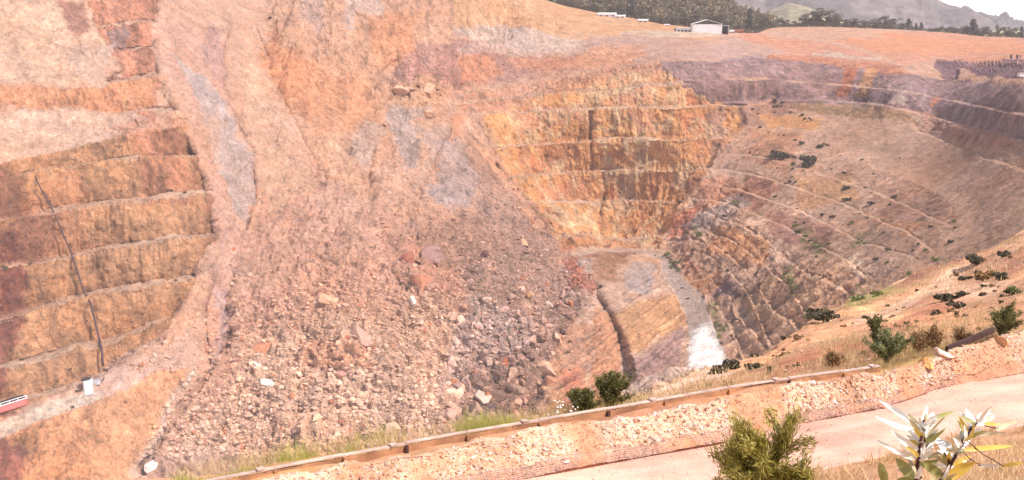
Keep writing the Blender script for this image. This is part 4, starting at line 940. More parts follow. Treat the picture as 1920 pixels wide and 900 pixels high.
def vehicle(px, py, label, cat, name, mat, L_, H_, cabw, rz):
    c, u = unit(px, py); e = empty(name, c, label, cat, rz=rz)
    mb = MB(); mb.box((cabw / 2, 0, H_ * .55), (L_ - cabw, 2.2, H_ * .62)); mb.build('cargo_body', mat, e)
    mb = MB(); mb.box((-L_ / 2 + cabw / 2 - .05, 0, H_ * .45), (cabw - .1, 2.1, H_ * .5)); cb_ = mb.build('cab', M_WHITE if mat is M_WHITE else mat, e)
    mb = MB(); mb.box((-L_ / 2 + cabw / 2, -1.07, H_ * .56), (cabw * .6, .06, H_ * .18)); mb.build('window', M_BLK, cb_)
    for x in (-L_ * .34, L_ * .28):
        for y in (-.95, .95):
            mb = MB(); mb.tube([(x, y - .15, .45), (x, y + .15, .45)], .48, 14); mb.build('wheel', M_TYRE, e)
vehicle(1371, 61, 'small white van parked between the shed and the rust red truck', 'van', 'parked_van', M_WHITE, 4.8, 2.1, 1.6, R(10))
vehicle(1384, 62, 'rust red truck parked right of the shed on the far rim', 'truck', 'parked_truck', M_TRUCK, 8.2, 2.8, 2.2, R(-4))
c, u = unit(1904, 112); e = empty('mine_platform', c + [0, 0, .2], 'concrete platform with dark posts above the old workings at the right edge', 'platform')
M_CONC = plain('stained_concrete', tuple(lin((190, 150, 150)) * .7), .9, .25, .5)
mb = MB(); mb.box((0, 0, .5), (13, 6, .7)); mb.box((0, -2.8, -.6), (13, .4, 1.6)); mb.build('deck', M_CONC, e)
for x in (-2.6, 1.0, 3.0):
    mb = MB(); mb.box((x, 0, 2), (.9, .9, 2.4)); mb.build('post', M_BLK if x < 2 else M_CONC, e)
mb = MB(); mb.box((0, -3.05, -.2), (12, .1, .5)); mb.build('edge_beam', plain('red_oxide', (.22, .08, .09), .8, .2, 1), e)
c, u = unit(1915, 142); e = empty('mine_hut', c, 'small pale hut on legs under the platform at the right edge', 'hut')
mb = MB(); mb.box((0, 0, 2.4), (3.4, 2.6, 1.8)); mb.build('wall', M_WHITE, e)
for x in (-1.4, 1.4):
    for y in (-1, 1):
        mb = MB(); mb.box((x, y, .6), (.2, .2, 1.8)); mb.build('leg', M_STEEL, e)
mb = MB(); mb.box((0, 0, 3.4), (3.8, 3, .2)); mb.build('roof', M_CONC, e)

# ------------------------------------------------------------ vegetation
ML_DARK = leaf_mat('dark_shrub_leaves', tuple(lin((52, 50, 40))), tuple(lin((92, 84, 56))), 2)
ML_GREEN = leaf_mat('green_shrub_leaves', tuple(lin((84, 96, 56))), tuple(lin((142, 142, 76))), 2)
ML_DRY = leaf_mat('dry_shrub_leaves', tuple(lin((116, 84, 62))), tuple(lin((164, 132, 84))), 2)
ML_PINE = leaf_mat('conifer_needles', tuple(lin((50, 56, 48))), tuple(lin((82, 82, 62))), 1)
ML_WOOD = leaf_mat('broadleaf_foliage', tuple(lin((66, 66, 50))), tuple(lin((110, 100, 70))), 1)
M_BARK = plain('bark', tuple(lin((104, 84, 72))), .9, .3, 3)
def leaves(cent, size, r, elong=1.0, up=None):
    """one quad leaf clump per centre, random orientation"""
    n = len(cent); a = r.normal(size=(n, 3))
    if up is not None: a = a * .35 + up
    a /= np.linalg.norm(a, axis=1, keepdims=True); b = np.cross(a, r.normal(size=(n, 3))); b /= np.linalg.norm(b, axis=1, keepdims=True)
    s_ = (size * r.uniform(.6, 1.4, n))[:, None]
    A_ = a * s_ * elong; B_ = b * s_
    V = np.stack([cent - A_ * .5 - B_ * .1, cent + B_ * .5, cent + A_ * .5 + B_ * .1, cent - B_ * .5], 1).reshape(-1, 3)
    return V, np.arange(n * 4).reshape(n, 4)
def lobes(r, nl, spread, rad, zlo, zhi):
    out = []
    for _ in range(nl):
        ang = r.uniform(0, 6.28); d_ = r.uniform(0, 1) ** .5 * spread; z = r.uniform(zlo, zhi)
        out.append((np.array([math.cos(ang) * d_, math.sin(ang) * d_ * .9, z]), rad * r.uniform(.6, 1.15)))
    return out
def lobe_pts(r, L_, n):
    k = r.integers(0, len(L_), n); u_ = r.normal(size=(n, 3)); u_ /= np.linalg.norm(u_, axis=1, keepdims=True)
    rr = r.uniform(.45, 1.08, n) ** .6
    c = np.array([l[0] for l in L_])[k]; q = np.array([l[1] for l in L_])[k]
    return c + u_ * (rr * q)[:, None] * np.array([1, 1, .8])
SHR = {}
for kind, mat, cat in (('dark', ML_DARK, 0), ('green', ML_GREEN, 1), ('dry', ML_DRY, 2)):
    for k in range(4):
        r = np.random.default_rng(700 + k + 10 * cat); L_ = lobes(r, 12, .40, .15, .02, .26)
        V, Fq = leaves(np.maximum(lobe_pts(r, L_, 900), [-9, -9, -.03]), .075, r)
        m1 = np_mesh('foliage', V, Fq, mat, link=False)
        mb = MB()
        for _ in range(7):
            a = r.uniform(0, 6.28); mb.tube([(0, 0, -.1), (math.cos(a) * .12, math.sin(a) * .12, .12), (math.cos(a) * .3, math.sin(a) * .3, .3)], [.02, .012, .004], 4)
        o = mb.build('stem', M_BARK); m2 = o.data; bpy.data.objects.remove(o)
        SHR[(kind, k)] = (m1, m2)
def shrub(px, py, wpx, kind, label, group, near_=False, hs=1.0, parts=True):
    c = nsurf(px, py + wpx * .22) if near_ else surf(px, py + wpx * .22)
    s_ = wpx * (c[1] * CP - c[2] * SP) / F * 1.08; m1, m2 = SHR[(kind, random.randrange(4))]
    if not parts:
        e = bpy.data.objects.new('shrub', m1); COL.objects.link(e); e.location = c; tag(e, label, 'shrub', group)
        e.rotation_euler = (0, 0, random.uniform(0, 6)); e.scale = (s_, s_, s_ * hs); return e
    e = empty('shrub', c, label, 'shrub', group, random.uniform(0, 6), (s_, s_, s_ * hs))
    for nm, m_ in (('foliage', m1), ('stem', m2)):
        o = bpy.data.objects.new(nm, m_); COL.objects.link(o); o.parent = e
    return e
GP = 'shrubs scattered over the terraced east slope'
for x, y, w_, lb in [(1468,292,44,'large dark shrub on the east slope, left of two big ones'),(1521,304,46,'large dark shrub on the east slope, right of two big ones'),
        (1317,444,22,'green shrub where the far wall meets the east terraces above the ramp'),(1743,500,52,'wide dark green shrub at the foot of the east slope'),
        (1712,516,50,'dark shrub joined to the left of the wide green one above the pale track'),(1770,498,36,'dark shrub joined to the right of the wide green one above the pale track')]:
    shrub(x, y, w_, 'dark' if w_ > 25 else 'green', lb, GP, hs=1.0)
shrub(1454, 290, 20, 'green', 'small green shrub at the left foot of the left big dark one', GP)
small = """1430,183,8 1454,187,12 1469,191,9 1455,198,11 1467,199,5 1413,204,6 1423,212,6 1453,211,5 1483,210,7 1507,217,8 1510,223,7 1517,222,6 1522,226,6 1426,239,8 1444,248,5 1461,254,4 1470,256,4 1491,264,7 1503,270,13 1538,274,14 1547,270,7 1553,273,7 1408,287,6 1412,293,5 1420,293,5 1492,298,9 1487,310,10 1487,320,7 1508,322,5 1524,322,4 1460,316,4 1451,324,4 1489,334,5 1482,342,10 1492,344,8 1473,345,6 1559,317,5 1583,322,10 1597,326,4 1577,292,4 1395,368,9 1361,408,10 1364,419,9 1276,380,11 1587,352,18 1588,373,16 1543,405,12 1561,405,11 1597,417,9 1509,418,8 1499,435,15 1555,456,9 1494,395,5 1494,419,5 1304,473,9 1304,485,9 1392,497,10 1366,508,8 1275,496,10 1462,529,8 1454,370,8 1617,300,6 1625,350,8 1637,325,6 1677,367,14 1636,380,16 1670,381,7 1627,407,5 1612,400,5 1597,416,8 1662,440,10 1791,429,8 1746,427,12 1792,416,12 1687,297,5 1854,352,5 1736,468,11 1713,471,8 1724,459,7 1780,451,16 1752,480,16 1668,470,12 1646,488,14 1700,506,14 1687,526,18 1530,480,8 1480,500,9 1520,450,9 1540,530,10 1340,600,7 1352,640,8 1289,560,6 1280,540,5 1157,600,9 1160,615,10 1068,640,7 1066,660,7 1068,690,6 1190,480,6 1130,545,8 1200,560,5 1230,480,4"""
for q_ in small.split():
    x, y, w_ = map(float, q_.split(','))
    if w_ >= 9: shrub(x, y, w_ * 1.1, 'green' if (y > 400 and random.random() < .5) else 'dark', 'middling dark shrub dotted among the benches of the pit', 'middling shrubs in the pit', parts=False)
    else: shrub(x, y, w_ * 1.15, 'dark', 'tiny dark shrub dotted on the bare slopes of the pit', 'tiny shrubs in the pit', parts=False)
for _ in range(70):
    pa, pb_ = random.choice([((1490,415),(1555,485)),((1468,495),(1492,550)),((1590,540),(1655,560)),((1250,478),(1272,515)),((1335,560),(1358,630)),((1290,440),(1400,370)),((1600,440),(1700,520))])
    f_ = random.random(); shrub(pa[0] + (pb_[0] - pa[0]) * f_ + random.uniform(-9, 9), pa[1] + (pb_[1] - pa[1]) * f_ + random.uniform(-7, 7), random.uniform(6, 15), 'green', 'small green shrub among the green scrub strips low on the terraced east slope', 'green scrub low on the east slope', parts=False)
for x, y, w_ in [(8,498,20),(55,487,10),(42,678,9),(318,364,16),(345,366,9),(130,692,8),(240,487,6),(330,528,8),(508,44,10),(30,590,8),(135,762,10),(148,733,12)]:
    shrub(x, y, w_, 'dark', 'tiny dark shrub clinging to the ledges of the left benches', 'shrubs on the left benches', parts=False)
GN = 'shrubs on the near slope'
for x, y, w_, kd, lb in [(1552,587,78,'dark','biggest dark round shrub on the near slope, alone on pale soil'),(1780,550,54,'dark','dark shrub on bare orange sand in the middle of the near slope'),
    (1812,547,30,'dark','dark shrub touching the right side of the one on the orange sand'),(1797,569,40,'dark','low flat shrub just below the pair on the orange sand'),
    (1753,583,30,'dark','compact black shrub below and left of the pair on the orange sand'),(1833,483,50,'dark','dark shrub on the crest of the near slope beside the pale track end'),
    (1893,471,32,'dark','dark shrub on the crest of the near slope, nearest the right edge'),(1853,513,56,'dry','broad brown shrub below the crest at the right'),
    (1886,515,42,'dark','dark shrub touching the right side of the broad brown one'),(1813,520,26,'dark','small shrub at the left end of the broad brown one'),
    (1907,540,46,'green','olive shrub at the right edge above the spiky upright bush'),(1848,550,22,'dark','flat dark shrub right of the pair on the orange sand'),
    (1795,585,13,'dry','little brown shrub alone on the orange sand'),(1733,629,18,'dark','small shrub on the sandy flat above the green spiky bush'),
    (1708,610,24,'dry','reddish low shrub on the sandy flat'),(1476,612,18,'dark','small dark shrub left of the biggest round one'),(1502,631,26,'dry','sparse dry shrub below the biggest round one'),
    (1340,690,44,'dark','left end of the dark bush row above the timber barrier, low and flat'),(1378,680,52,'dark','middle dark bush of the row above the timber barrier'),
    (1413,684,40,'dark','right dark bush of the row above the timber barrier'),(1418,656,22,'dark','small dark bush standing above the right end of the bush row'),
    (1330,720,22,'green','olive tuft like shrub behind the barrier below the bush row'),(1366,722,34,'dry','brown shrub behind the barrier below the bush row'),
    (1610,556,46,'green','light green shrub spread left on the pale track'),(1648,550,40,'green','light green shrub spread right on the pale track'),
    (1678,592,9,'dark','lone tiny shrub above the sandy flat'),(1663,600,9,'dark','second lone tiny shrub, left of the other above the sandy flat'),
    (1880,566,14,'dark','small dark shrub left of the spiky upright bush'),(1868,545,12,'dark','tiny shrub near the right end of the orange sand'),(1755,622,10,'dry','tiny dry shrub on the sandy flat')]:
    shrub(x, y, w_, kd, lb, GN, near_=True, hs=.8 if w_ > 20 else 1)
r = np.random.default_rng(77)
for i in range(80):
    x = r.uniform(1430, 1915); yc = pl(CREST, x); yb = pl(BEAM, x) - 12; y = yc + (yb - yc) * r.uniform(.08, .98)
    shrub(x, y, r.uniform(6, 17), r.choice(['dark', 'dry', 'dry', 'dark']), 'small low shrub dotted on the sandy near slope', 'small shrubs dotted on the near slope', near_=True, parts=False)

def spiky(name, base, h, spread, nb, nl, leaf, mats, label, cat, group=None, seed=1, lean=(0, 0), elong=3.0, droop=.0, thick=.012, low=2.2, tw_=(.10, .24), nt_=5):
    """upright brushy shrub: many branches, fine leaves along each of them"""
    r = np.random.default_rng(seed); e = empty(name, base, label, cat, group)
    mbs = MB(); pts = []; ups = []
    for b_ in range(nb):
        a = r.uniform(0, 6.28); out = r.uniform(.1, 1) * spread; hh = h * r.uniform(.55, 1) * (1 - .35 * out / max(spread, 1e-3))
        t_ = np.linspace(0, 1, 9)[:, None]
        tip = np.array([math.cos(a) * out + lean[0] * h, math.sin(a) * out + lean[1] * h, hh])
        crv = tip * t_ + np.array([0, 0, 1]) * (np.sin(t_ * math.pi) * hh * .12 - droop * h * t_ ** 2); crv[:, :2] *= t_ ** .45
        crv += np.cumsum(r.normal(size=crv.shape) * h * .012, axis=0); crv[0] = 0
        mbs.tube(crv, thick * h * (1 - .8 * t_[:, 0]), 5)
        for s_ in range(nt_):                                          # side twigs
            i0 = r.integers(3, 8); d_ = r.normal(size=3) * .5 + np.array([math.cos(a) * .6, math.sin(a) * .6, .9]); d_ /= np.linalg.norm(d_)
            tw = crv[i0] + d_ * np.linspace(0, 1, 4)[:, None] * h * r.uniform(*tw_); mbs.tube(tw, thick * h * .3, 4)
            m_ = nl // (nb * 9); tt_ = r.random(m_); pts.append(tw[0] + (tw[-1] - tw[0]) * tt_[:, None]); ups.append(np.tile(d_, (m_, 1)))
        m_ = nl * 4 // (nb * 9); ii = r.uniform(low, 7.99, m_); i0 = ii.astype(int); f_ = (ii - i0)[:, None]
        pts.append(crv[i0] * (1 - f_) + crv[i0 + 1] * f_); dd_ = crv[i0 + 1] - crv[i0]; ups.append(dd_ / (np.linalg.norm(dd_, axis=1, keepdims=True) + 1e-9))
    mbs.build('branch', M_BARK, e)
    pts = np.concatenate(pts); ups = np.concatenate(ups); pts = pts + r.normal(size=pts.shape) * leaf * .5
    V, Fq = leaves(pts, leaf / elong, r, elong, up=ups * .9)
    np_mesh('foliage', V, Fq, mats).parent = e
    return e
ML_MAN = leaf_mat('manuka_leaves', tuple(lin((84, 86, 42))), tuple(lin((182, 166, 84))), 2, trans=.25)
ML_MAN2 = leaf_mat('dark_manuka_leaves', tuple(lin((62, 64, 42))), tuple(lin((128, 122, 66))), 2, trans=.15)
def bm(x, y=None, back=.8):                                          # ground just behind the barrier
    d_ = Dat(BEAM, -8.9, x) + back; return ptz(x, d_, ZB)
GS = 'brushy shrubs behind the barrier'
spiky('brushy_shrub', bm(1090, back=.9), .62, .55, 26, 9000, .07, ML_MAN2, 'dark brushy shrub behind the barrier, lower left one of a pair', 'shrub', GS, 3, low=.5)
spiky('brushy_shrub', bm(1142, back=.9), 1.0, .55, 30, 13000, .07, ML_MAN2, 'tall dark brushy shrub behind the barrier, right one of a pair', 'shrub', GS, 4, lean=(.12, 0), low=.5)
spiky('brushy_shrub', bm(1663, back=1.2), .95, .75, 34, 14000, .07, leaf_mat('blue_green_leaves', tuple(lin((84, 92, 62))), tuple(lin((150, 150, 100))), 2, trans=.2), 'bushy grey green shrub at the right end of the timber barrier', 'shrub', GS, 5, low=.4)
spiky('brushy_shrub', bm(1640, back=2.6), 1.2, .30, 10, 3500, .07, ML_MAN2, 'taller thin shrub rising behind the grey green one', 'shrub', GS, 6)
spiky('brushy_shrub', ptz(1880, Dat(CRS, ZC, 1880) + 1.2, -9.1), 1.1, .5, 20, 11000, .07, ML_MAN2, 'dark upright spiky bush on the gravel bank at the right', 'shrub', GS, 7, lean=(.15, 0), low=.4)
for i, (x, h_, lb) in enumerate([(1722,.75,'dry grass like bush between the grey green shrub and the pale stone'),(1750,.8,'reddish dry bush above the flat pale stone'),(1560,.45,'low dry bush behind the last planks of the barrier'),(1800,.6,'thin dry bush left of the dark spiky one')]):
    spiky('dry_bush', bm(x, back=1.3), h_, .4, 16, 2600, .09, ML_DRY, lb, 'bush', 'dry bushes behind the bank', 20 + i, elong=6)
spiky('manuka_bush', ptz(1412, 7.6, -7.6 * (float(np.interp(1412, fx, kN)) + .06)), 1.14, .44, 14, 40000, .05, ML_MAN, 'feathery yellow green bush in the foreground below the road', 'bush', None, 12, lean=(.05, 0), elong=7, thick=.008, low=1.2, tw_=(.12, .26), nt_=8)

# broad pale leaved plant close to the camera
ML_W = plain('pale_leaf_glare', (.90, .87, .80), .3, .10, 6, spec=.9); ML_Y = leaf_mat('golden_leaf', (.62, .42, .06), (.72, .50, .12), rough=.35, trans=.35, spec=.6)  # near white leaf colour carries the glare of backlit leaves
ML_T = leaf_mat('tan_green_leaf', (.52, .44, .24), (.64, .54, .34), rough=.35, trans=.25, spec=.7); ML_G = leaf_mat('olive_leaf', (.24, .24, .07), (.38, .36, .12), rough=.35, trans=.3, spec=.6)
M_STEM = plain('dark_red_stem', tuple(lin((78, 40, 42))), .6, .2, 20)
ZM = 5.293; D0 = 3.2
kb = float(np.interp(1725, fx, kN)) + .13 * (1 - 3.2 / float(np.interp(1725, fx, dN)))
base = ptz(1722, D0, -kb * D0)
pla = empty('pale_leaf_plant', base, 'plant with long glossy yellow and glare-white leaves close up at the lower right', 'plant')
def zp(x, y, d_=D0): return pt(1640 + x / ZM, 730 + y / ZM, d_) - base
stems = [[(420,1150),(410,1000),(400,840),(430,720),(440,600),(465,470),(480,380),(487,310)],[(430,720),(480,650),(500,560),(490,440)],
         [(520,1160),(600,1010),(660,900),(730,790),(830,610),(920,450),(1000,300)],[(740,770),(728,690),(690,630)],[(400,900),(470,870)],[(960,400),(1020,330)]]
SPT = []
for i, s_ in enumerate(stems):
    p3 = np.array([zp(*q_, D0 + .03 * math.sin(j + i)) for j, q_ in enumerate(s_)])
    if i in (0, 2): p3 = np.concatenate([[[.01 * i, 0, -.03]], p3])
    tt_ = np.linspace(0, len(p3) - 1, len(p3) * 5); p3 = np.stack([np.interp(tt_, range(len(p3)), p3[:, k]) for k in range(3)], 1)
    r0 = .0070 if i in (0, 2) else .0045; mb = MB(); mb.tube(p3, np.linspace(r0, r0 * .55, len(p3)) * (1 + .12 * np.sin(np.arange(len(p3)) * 1.7)), 7); mb.build('stem', M_STEM, pla, smooth=True); SPT.append(p3)
SPT = np.concatenate(SPT)
LV = [(300,350,15,90,48,'w'),(390,430,0,265,42,'w'),(380,690,0,490,48,'w'),(250,575,160,400,62,'w'),(460,380,455,240,26,'y'),(500,420,605,340,36,'y'),(440,470,330,240,74,'t'),
 (450,575,250,515,46,'y'),(500,500,700,270,36,'t'),(650,350,785,215,42,'g'),(700,330,585,245,54,'w'),(930,430,830,265,46,'y'),(960,340,900,190,64,'w'),(900,470,820,360,54,'w'),
 (1010,390,1260,345,26,'y'),(1200,400,1430,300,62,'t'),(980,470,1300,430,34,'t'),(840,610,1380,560,42,'y'),(700,880,1010,720,115,'y'),(1020,760,1250,760,36,'w'),(1250,770,1482,735,32,'y'),
 (640,580,580,470,84,'w'),(500,690,830,590,38,'t'),(740,750,680,640,72,'g'),(560,800,480,720,84,'g'),(110,960,50,720,74,'g'),(260,830,210,680,94,'g'),(470,860,220,800,54,'w'),
 (450,640,360,560,54,'w'),(760,640,880,600,44,'w'),(400,600,280,560,48,'t'),(600,700,650,790,62,'t'),(860,700,900,630,58,'g'),(520,760,640,700,56,'g'),(660,890,560,840,60,'t'),(850,560,780,480,44,'w'),
 (560,940,760,880,90,'g'),(480,960,340,900,80,'g'),(640,960,820,930,80,'y'),(330,980,180,940,84,'g')]
rl = np.random.default_rng(42)
for _ in range(120):
    s_ = stems[rl.choice([0, 0, 2, 2, 1])]; j = rl.integers(1, len(s_)); f_ = rl.random(); q_ = [s_[j - 1][k] * f_ + s_[j][k] * (1 - f_) for k in (0, 1)]
    if q_[1] > 940: continue
    a_ = rl.uniform(-2.7, -.4); l_ = rl.uniform(130, 250); LV.append((q_[0], q_[1], q_[0] + l_ * math.cos(a_), q_[1] + l_ * math.sin(a_) * .8, rl.uniform(30, 48), rl.choice(['w', 'w', 'w', 'w', 't', 'g', 'y'])))
for i, (x0, y0, x1, y1, wd, kd) in enumerate(LV):
    r = np.random.default_rng(i); a = zp(x0, y0); b = zp(x1, y1, D0 + r.uniform(-.10, .10)); j = int(np.argmin(((SPT - a) ** 2).sum(1))); near_ = SPT[j]
    if np.linalg.norm(near_ - a) < .06: a = near_ + (b - near_) * .02
    L_ = np.linalg.norm(b - a); ax = (b - a) / L_; view = np.array([0, CP, -SP]); sd = np.cross(ax, view); sd /= np.linalg.norm(sd)
    tl = r.uniform(-.45, .45); sd = sd * math.cos(tl) + np.cross(ax, sd) * math.sin(tl); nr_ = np.cross(ax, sd)
    W_ = wd * 1.12 / ZM * D0 / F / 2; n_ = 12; t_ = np.linspace(0, 1, n_); wp = np.sin(np.clip(t_, 0, 1) ** .8 * math.pi) ** .8 * W_ + .0008
    bend = r.uniform(-.2, .2) * L_; ctr = a + ax * (t_ * L_)[:, None] + nr_ * (np.sin(t_ * math.pi) * bend)[:, None]
    wav = .12 * W_ * np.sin(t_ * 14 + i)[:, None] * nr_
    V = np.concatenate([ctr - sd * wp[:, None] + nr_ * (wp * .35)[:, None] + wav, ctr, ctr + sd * wp[:, None] + nr_ * (wp * .35)[:, None] - wav])
    Fq = [[q_ * n_ + k, q_ * n_ + k + 1, (q_ + 1) * n_ + k + 1, (q_ + 1) * n_ + k] for q_ in (0, 1) for k in range(n_ - 1)]
    o = np_mesh('leaf', V, Fq, {'w': ML_W, 'y': ML_Y, 't': ML_T, 'g': ML_G}[kd], smooth=True); o.parent = pla
    if np.linalg.norm(near_ - a) > .012:
        mb = MB(); mb.tube([near_, (near_ + a) / 2 + [0, 0, -.004], a + ax * .01], .0016, 5); mb.build('leaf_stalk', M_STEM, o)

# grass
def blades(name, P_, h, wd, mat, lean=.35):
    n = len(P_); a = rng.uniform(0, 6.28, n); d_ = np.stack([np.cos(a), np.sin(a), a * 0], -1); l_ = rng.normal(size=(n, 3)) * lean; l_[:, 2] = 1; l_ /= np.linalg.norm(l_, axis=1, keepdims=True)
    h_ = (h * rng.uniform(.45, 1.2, n))[:, None]; W_ = (wd * rng.uniform(.6, 1.3, n))[:, None]
    mid = P_ + l_ * h_ * .55; tip = P_ + l_ * h_ + rng.normal(size=(n, 3)) * h_ * .16
    V = np.stack([P_ - d_ * W_, P_ + d_ * W_, mid + d_ * W_ * .7, mid - d_ * W_ * .7, tip, tip], 1)[:, :5].reshape(-1, 3)
    base_ = np.arange(n)[:, None] * 5; Fq = np.concatenate([base_ + [0, 1, 2, 3], base_ + [3, 2, 4, 4]])
    m_ = bpy.data.meshes.new(name)
    f3 = np.concatenate([base_ + [0, 1, 2], base_ + [0, 2, 3], base_ + [3, 2, 4]])
    return tag(np_mesh(name, V, f3, mat), kind='stuff')
MG_G = leaf_mat('green_grass', tuple(lin((136, 148, 58))), tuple(lin((212, 206, 112))), trans=.35); MG_D = leaf_mat('dry_grass', tuple(lin((176, 146, 104))), tuple(lin((226, 200, 156))), trans=.25)
def strip(x0, x1, n, b0=.25, b1=1.5, pw=1.0):
    x = x0 + (x1 - x0) * rng.random(n); cl = np.floor(x / 9) * 9 + rng.normal(0, 4, n); x = np.where(rng.random(n) < .6, cl, x)
    bk = b0 + (b1 - b0) * rng.random(n) ** pw; z = np.full(n, ZB - .02); return ptz(x, Dat(BEAM, -8.9, x) + bk, z)
gr_ = np.concatenate([strip(330, 480, 2000, b1=.9), strip(520, 670, 2000, b1=.9), strip(450, 760, 900), strip(860, 1030, 1700, b1=1.0), strip(1030, 1210, 800)])
gh = .10 + .62 * np.clip(vnoise(gr_, 1.3, 3) * 1.3 - .25, 0, 1)
blades('green_grass', gr_, gh, .0032, MG_G, .5)
dg = np.concatenate([strip(330, 1200, 3600), strip(1200, 1560, 1800, .2, 1), strip(1540, 1880, 5200, .3, 4.0)])
blades('dry_grass', dg, .34, .005, MG_D)
n = 26000
x = rng.uniform(1080, 2150, n); tv = rng.random(n) ** 1.6 * .93 + .0
i_ = np.clip(((x + 300) / 2520 * (fc - 1)).astype(int), 0, fc - 1); r_ = np.clip((tv * 110).astype(int), 0, 118); pv_ = VP[r_, i_]
kp = (vnoise(pv_, 1.1, 5) + .25 * (r_ > 12)) > .5; pv_ = pv_[kp]; dv = pv_[:, 1]
blades('verge_grass', pv_, np.clip(.09 + .012 * dv, 0, .34), (.0022 + .00035 * dv), MG_D, .5)
# loose stones and dry tufts over the near slope
n = 16000; cj = rng.integers(int(1430 / 2520 * nc), int(2260 / 2520 * nc), n); rj = 11 + (rng.random(n) * (NRN - 4)).astype(int)
pn = NP_[rj, cj]; dn = pn[:, 1]; kp = vnoise(pn, .12, 9) > .55; pn, dn = pn[kp], dn[kp]
tag(scatter_rocks('hillside_stones', pn[:5000], rng.uniform(.6, 2.2, 5000) * dn[:5000] / F, np.array([lin(c) for c in [(232,190,160),(190,140,116),(244,214,190)]])[rng.integers(0, 3, 5000)] * rng.uniform(.6, .9, 5000)[:, None], M_RUB, I0, F0), kind='stuff')
pt_ = np.repeat(pn[5000:], 5, 0); dt_ = np.repeat(dn[5000:], 5); pt_ = pt_ + rng.normal(size=pt_.shape) * np.array([.25, .25, 0])
pt_, dt_ = pt_[::3], dt_[::3]
blades('hillside_tufts', pt_, .16 + .0028 * dt_, .002 + .00032 * dt_, MG_D, .5)
# flower heads among the grass behind the barrier
fl = strip(1035, 1085, 26, .3, 1.2) + [0, 0, .33]
tag(scatter_rocks('white_flowers', fl, np.full(26, .028), np.tile([.85, .85, .8], (26, 1)), M_RUB, I0, F0), kind='stuff')

# ------------------------------------------------------------ trees
def tree_proto(kind, k):
    r = np.random.default_rng(900 + k); mb = MB()
    if kind == 'pine':
        mb.tube([(0, 0, -.1), (0, 0, .5), (.02, 0, .95)], [.035, .025, .006], 6); pts = []
        for lv in np.linspace(.16, .97, 15):
            rad = .30 * (1 - lv) ** .7 * r.uniform(.75, 1.15) + .03
            for b_ in range(6):
                a = r.uniform(0, 6.28); tip = np.array([math.cos(a) * rad, math.sin(a) * rad, lv - .03 + r.uniform(-.02, .03)])
                mb.tube([(0, 0, lv), tip], [.008, .003], 4); t_ = r.random(14)[:, None] ** .6; pts.append(np.array([0, 0, lv]) * (1 - t_) + tip * t_ + r.normal(size=(14, 3)) * .022)
        V, Fq = leaves(np.concatenate(pts), .055, r); mat = ML_PINE
    else:
        mb.tube([(0, 0, -.1), (.01, 0, .25), (.03, .01, .55)], [.04, .03, .015], 6); L_ = lobes(r, 20, .30, .15, .04, .84)
        for c_, q_ in L_: mb.tube([(.01, 0, .25), c_ * [.5, .5, .8], c_], [.014, .01, .004], 4)
        V, Fq = leaves(lobe_pts(r, L_, 1300), .05, r); mat = ML_WOOD
    a_ = np_mesh('crown', V, Fq, mat, link=False); o = mb.build('trunk', M_BARK); b_ = o.data; bpy.data.objects.remove(o); return a_, b_
TP = {(kd, k): tree_proto(kd, k + (10 if kd == 'pine' else 0)) for kd in ('pine', 'round') for k in range(4)}
ordw = ['first','second','third','fourth','fifth','sixth','seventh','eighth','ninth','tenth','eleventh','twelfth','thirteenth','fourteenth','fifteenth','sixteenth','seventeenth','eighteenth','nineteenth','twentieth','twenty-first','twenty-second','twenty-third','twenty-fourth','twenty-fifth','twenty-sixth','twenty-seventh','twenty-eighth','twenty-ninth','thirtieth']
def tree(px, by, h, w_, kind, label, group, back=22):
    c = P[2, int(np.clip((px + 300) / 2520 * (NC - 1), 0, NC - 1))]; d_ = (c[1] * CP - c[2] * SP) + back
    loc = pt(px, by, d_); u = d_ / F; a_, b_ = TP[(kind, random.randrange(4))]
    e = empty('conifer_tree' if kind == 'pine' else 'broadleaf_tree', loc, label, 'tree', group, random.uniform(0, 6))
    sw = w_ * u / (.55 if kind == 'pine' else .56); e.scale = (sw, sw, h * u)
    for nm, m_ in (('crown', a_), ('trunk', b_)):
        o = bpy.data.objects.new(nm, m_); COL.objects.link(o); o.parent = e
big4 = [(1512,49,28,26,'left tree of the big dark clump on the far rim'),(1531,49,35,32,'tallest middle left tree of the big dark clump on the far rim'),(1551,50,34,34,'middle right tree of the big dark clump on the far rim'),(1567,50,27,24,'right tree of the big dark clump on the far rim')]
for x, b_, h_, w_, lb in big4: tree(x, b_, h_, w_, 'round', lb, 'trees along the right part of the rim')
row = [(1587,50,16,18,'round'),(1601,50,19,18,'round'),(1621,51,14,20,'round'),(1641,51,18,22,'round'),(1659,52,25,26,'round'),(1676,52,20,24,'round'),(1703,54,19,16,'pine'),(1717,56,12,10,'pine'),(1727,57,15,10,'pine'),(1760,60,11,16,'round'),(1776,61,12,16,'round'),(1792,63,13,18,'round'),(1808,66,20,18,'round'),(1823,68,31,26,'pine'),(1841,69,22,24,'round'),(1858,70,16,14,'round'),(1872,71,27,12,'round'),(1886,71,25,16,'round'),(1900,72,23,16,'round'),(1914,72,22,14,'pine'),(1930,73,24,18,'round'),(1748,60,8,14,'round'),(1692,54,12,14,'round')]
row.sort()
for i, (x, b_, h_, w_, kd) in enumerate(row):
    tree(x, b_, h_, w_, kd, '%s tree right of the big dark clump along the far rim' % ordw[i], 'trees along the right part of the rim')
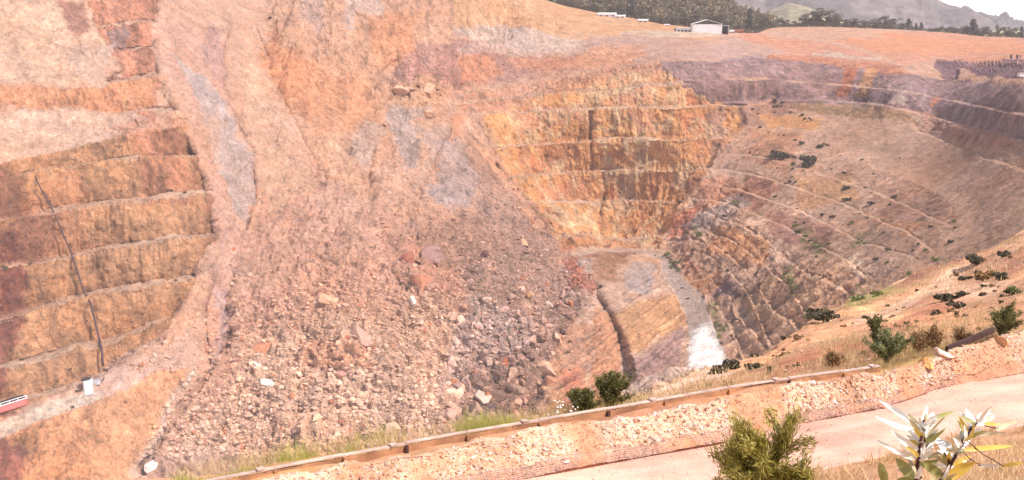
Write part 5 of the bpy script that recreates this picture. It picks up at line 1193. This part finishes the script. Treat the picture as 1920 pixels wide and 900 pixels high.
row = [(1035,8,14,16,'round'),(1052,12,18,18,'round'),(1068,16,22,20,'round'),(1086,20,20,20,'round'),(1104,25,24,20,'round'),(1122,28,22,20,'round'),(1146,30,30,24,'round'),(1166,33,30,22,'round'),(1184,38,46,24,'pine'),(1200,40,38,22,'round'),(1222,43,20,22,'round'),(1240,47,22,22,'round'),(1262,50,24,26,'round'),(1284,50,30,26,'round'),(1306,48,34,28,'round'),(1330,46,30,26,'round'),(1350,50,30,24,'round'),(1366,56,26,22,'round'),(1384,58,20,22,'round'),(1404,58,40,20,'pine'),(1426,56,28,26,'round'),(1445,54,16,20,'round'),(1470,52,20,20,'round'),(1490,50,12,16,'round')]
for i, (x, b_, h_, w_, kd) in enumerate(row):
    tree(x, b_, h_, w_, kd, '%s tree from the left in the row at the foot of the wooded ridge' % ordw[i] if x != 1184 else 'tall dark conifer standing just right of the long white roofs', 'trees at the foot of the wooded ridge', back=30 if x < 1280 or x > 1370 else 62)
# the wood on the ridge behind them reads as one mass
n = 1500; ri = rng.integers(1, 46, n); ci = rng.integers(0, 240, n); Vs = []; Fs = []; k0 = 0
for i in range(n):
    m_ = TP[('round', i % 4)][0] if i % 5 else TP[('pine', i % 4)][0]
    if i < 8: pass
cache = {}
for kd in ('round', 'pine'):
    for k in range(4):
        m_ = TP[(kd, k)][0]; v_ = np.empty(len(m_.vertices) * 3, np.float32); m_.vertices.foreach_get('co', v_); v_ = v_.reshape(-1, 4, 3)
        cache[(kd, k)] = v_[rng.permutation(len(v_))[:130]]
for i in range(n):
    kd = 'round' if i % 6 else 'pine'; v_ = cache[(kd, i % 4)]; c_ = v_.mean(1, keepdims=True); v_ = (v_ - c_) * 2.3 + c_
    h_ = rng.uniform(9, 17); a = rng.uniform(0, 6.28); v_ = v_ * [h_ * .9, h_ * .9, h_]; ca, sa = math.cos(a), math.sin(a)
    v_ = np.stack([v_[..., 0] * ca - v_[..., 1] * sa, v_[..., 0] * sa + v_[..., 1] * ca, v_[..., 2]], -1) + WH[ri[i], ci[i]] - [0, 0, 2.5]
    Vs.append(v_.reshape(-1, 3))
Us = []
for i in range(420):
    px_s = rng.uniform(1370, 2000); c_ = P[2, int((px_s + 300) / 2520 * (NC - 1))]; v_ = cache[('round', i % 4)]; cc_ = v_.mean(1, keepdims=True); v_ = (v_ - cc_) * 1.8 + cc_
    h_ = rng.uniform(2.5, 6.5); v_ = v_ * [h_ * 1.3, h_ * 1.3, h_] + (c_ * (1 + rng.uniform(.012, .05)) - [0, 0, .8]); Us.append(v_.reshape(-1, 3))
Us = np.concatenate(Us); tag(np_mesh('rim_scrub', Us, np.arange(len(Us)).reshape(-1, 4), ML_WOOD), kind='stuff')
Vs = np.concatenate(Vs); tag(np_mesh('wooded_slope', Vs, np.arange(len(Vs)).reshape(-1, 4), leaf_mat('wood_foliage', tuple(lin((62, 58, 50))), tuple(lin((142, 124, 92))), 1)), kind='stuff')
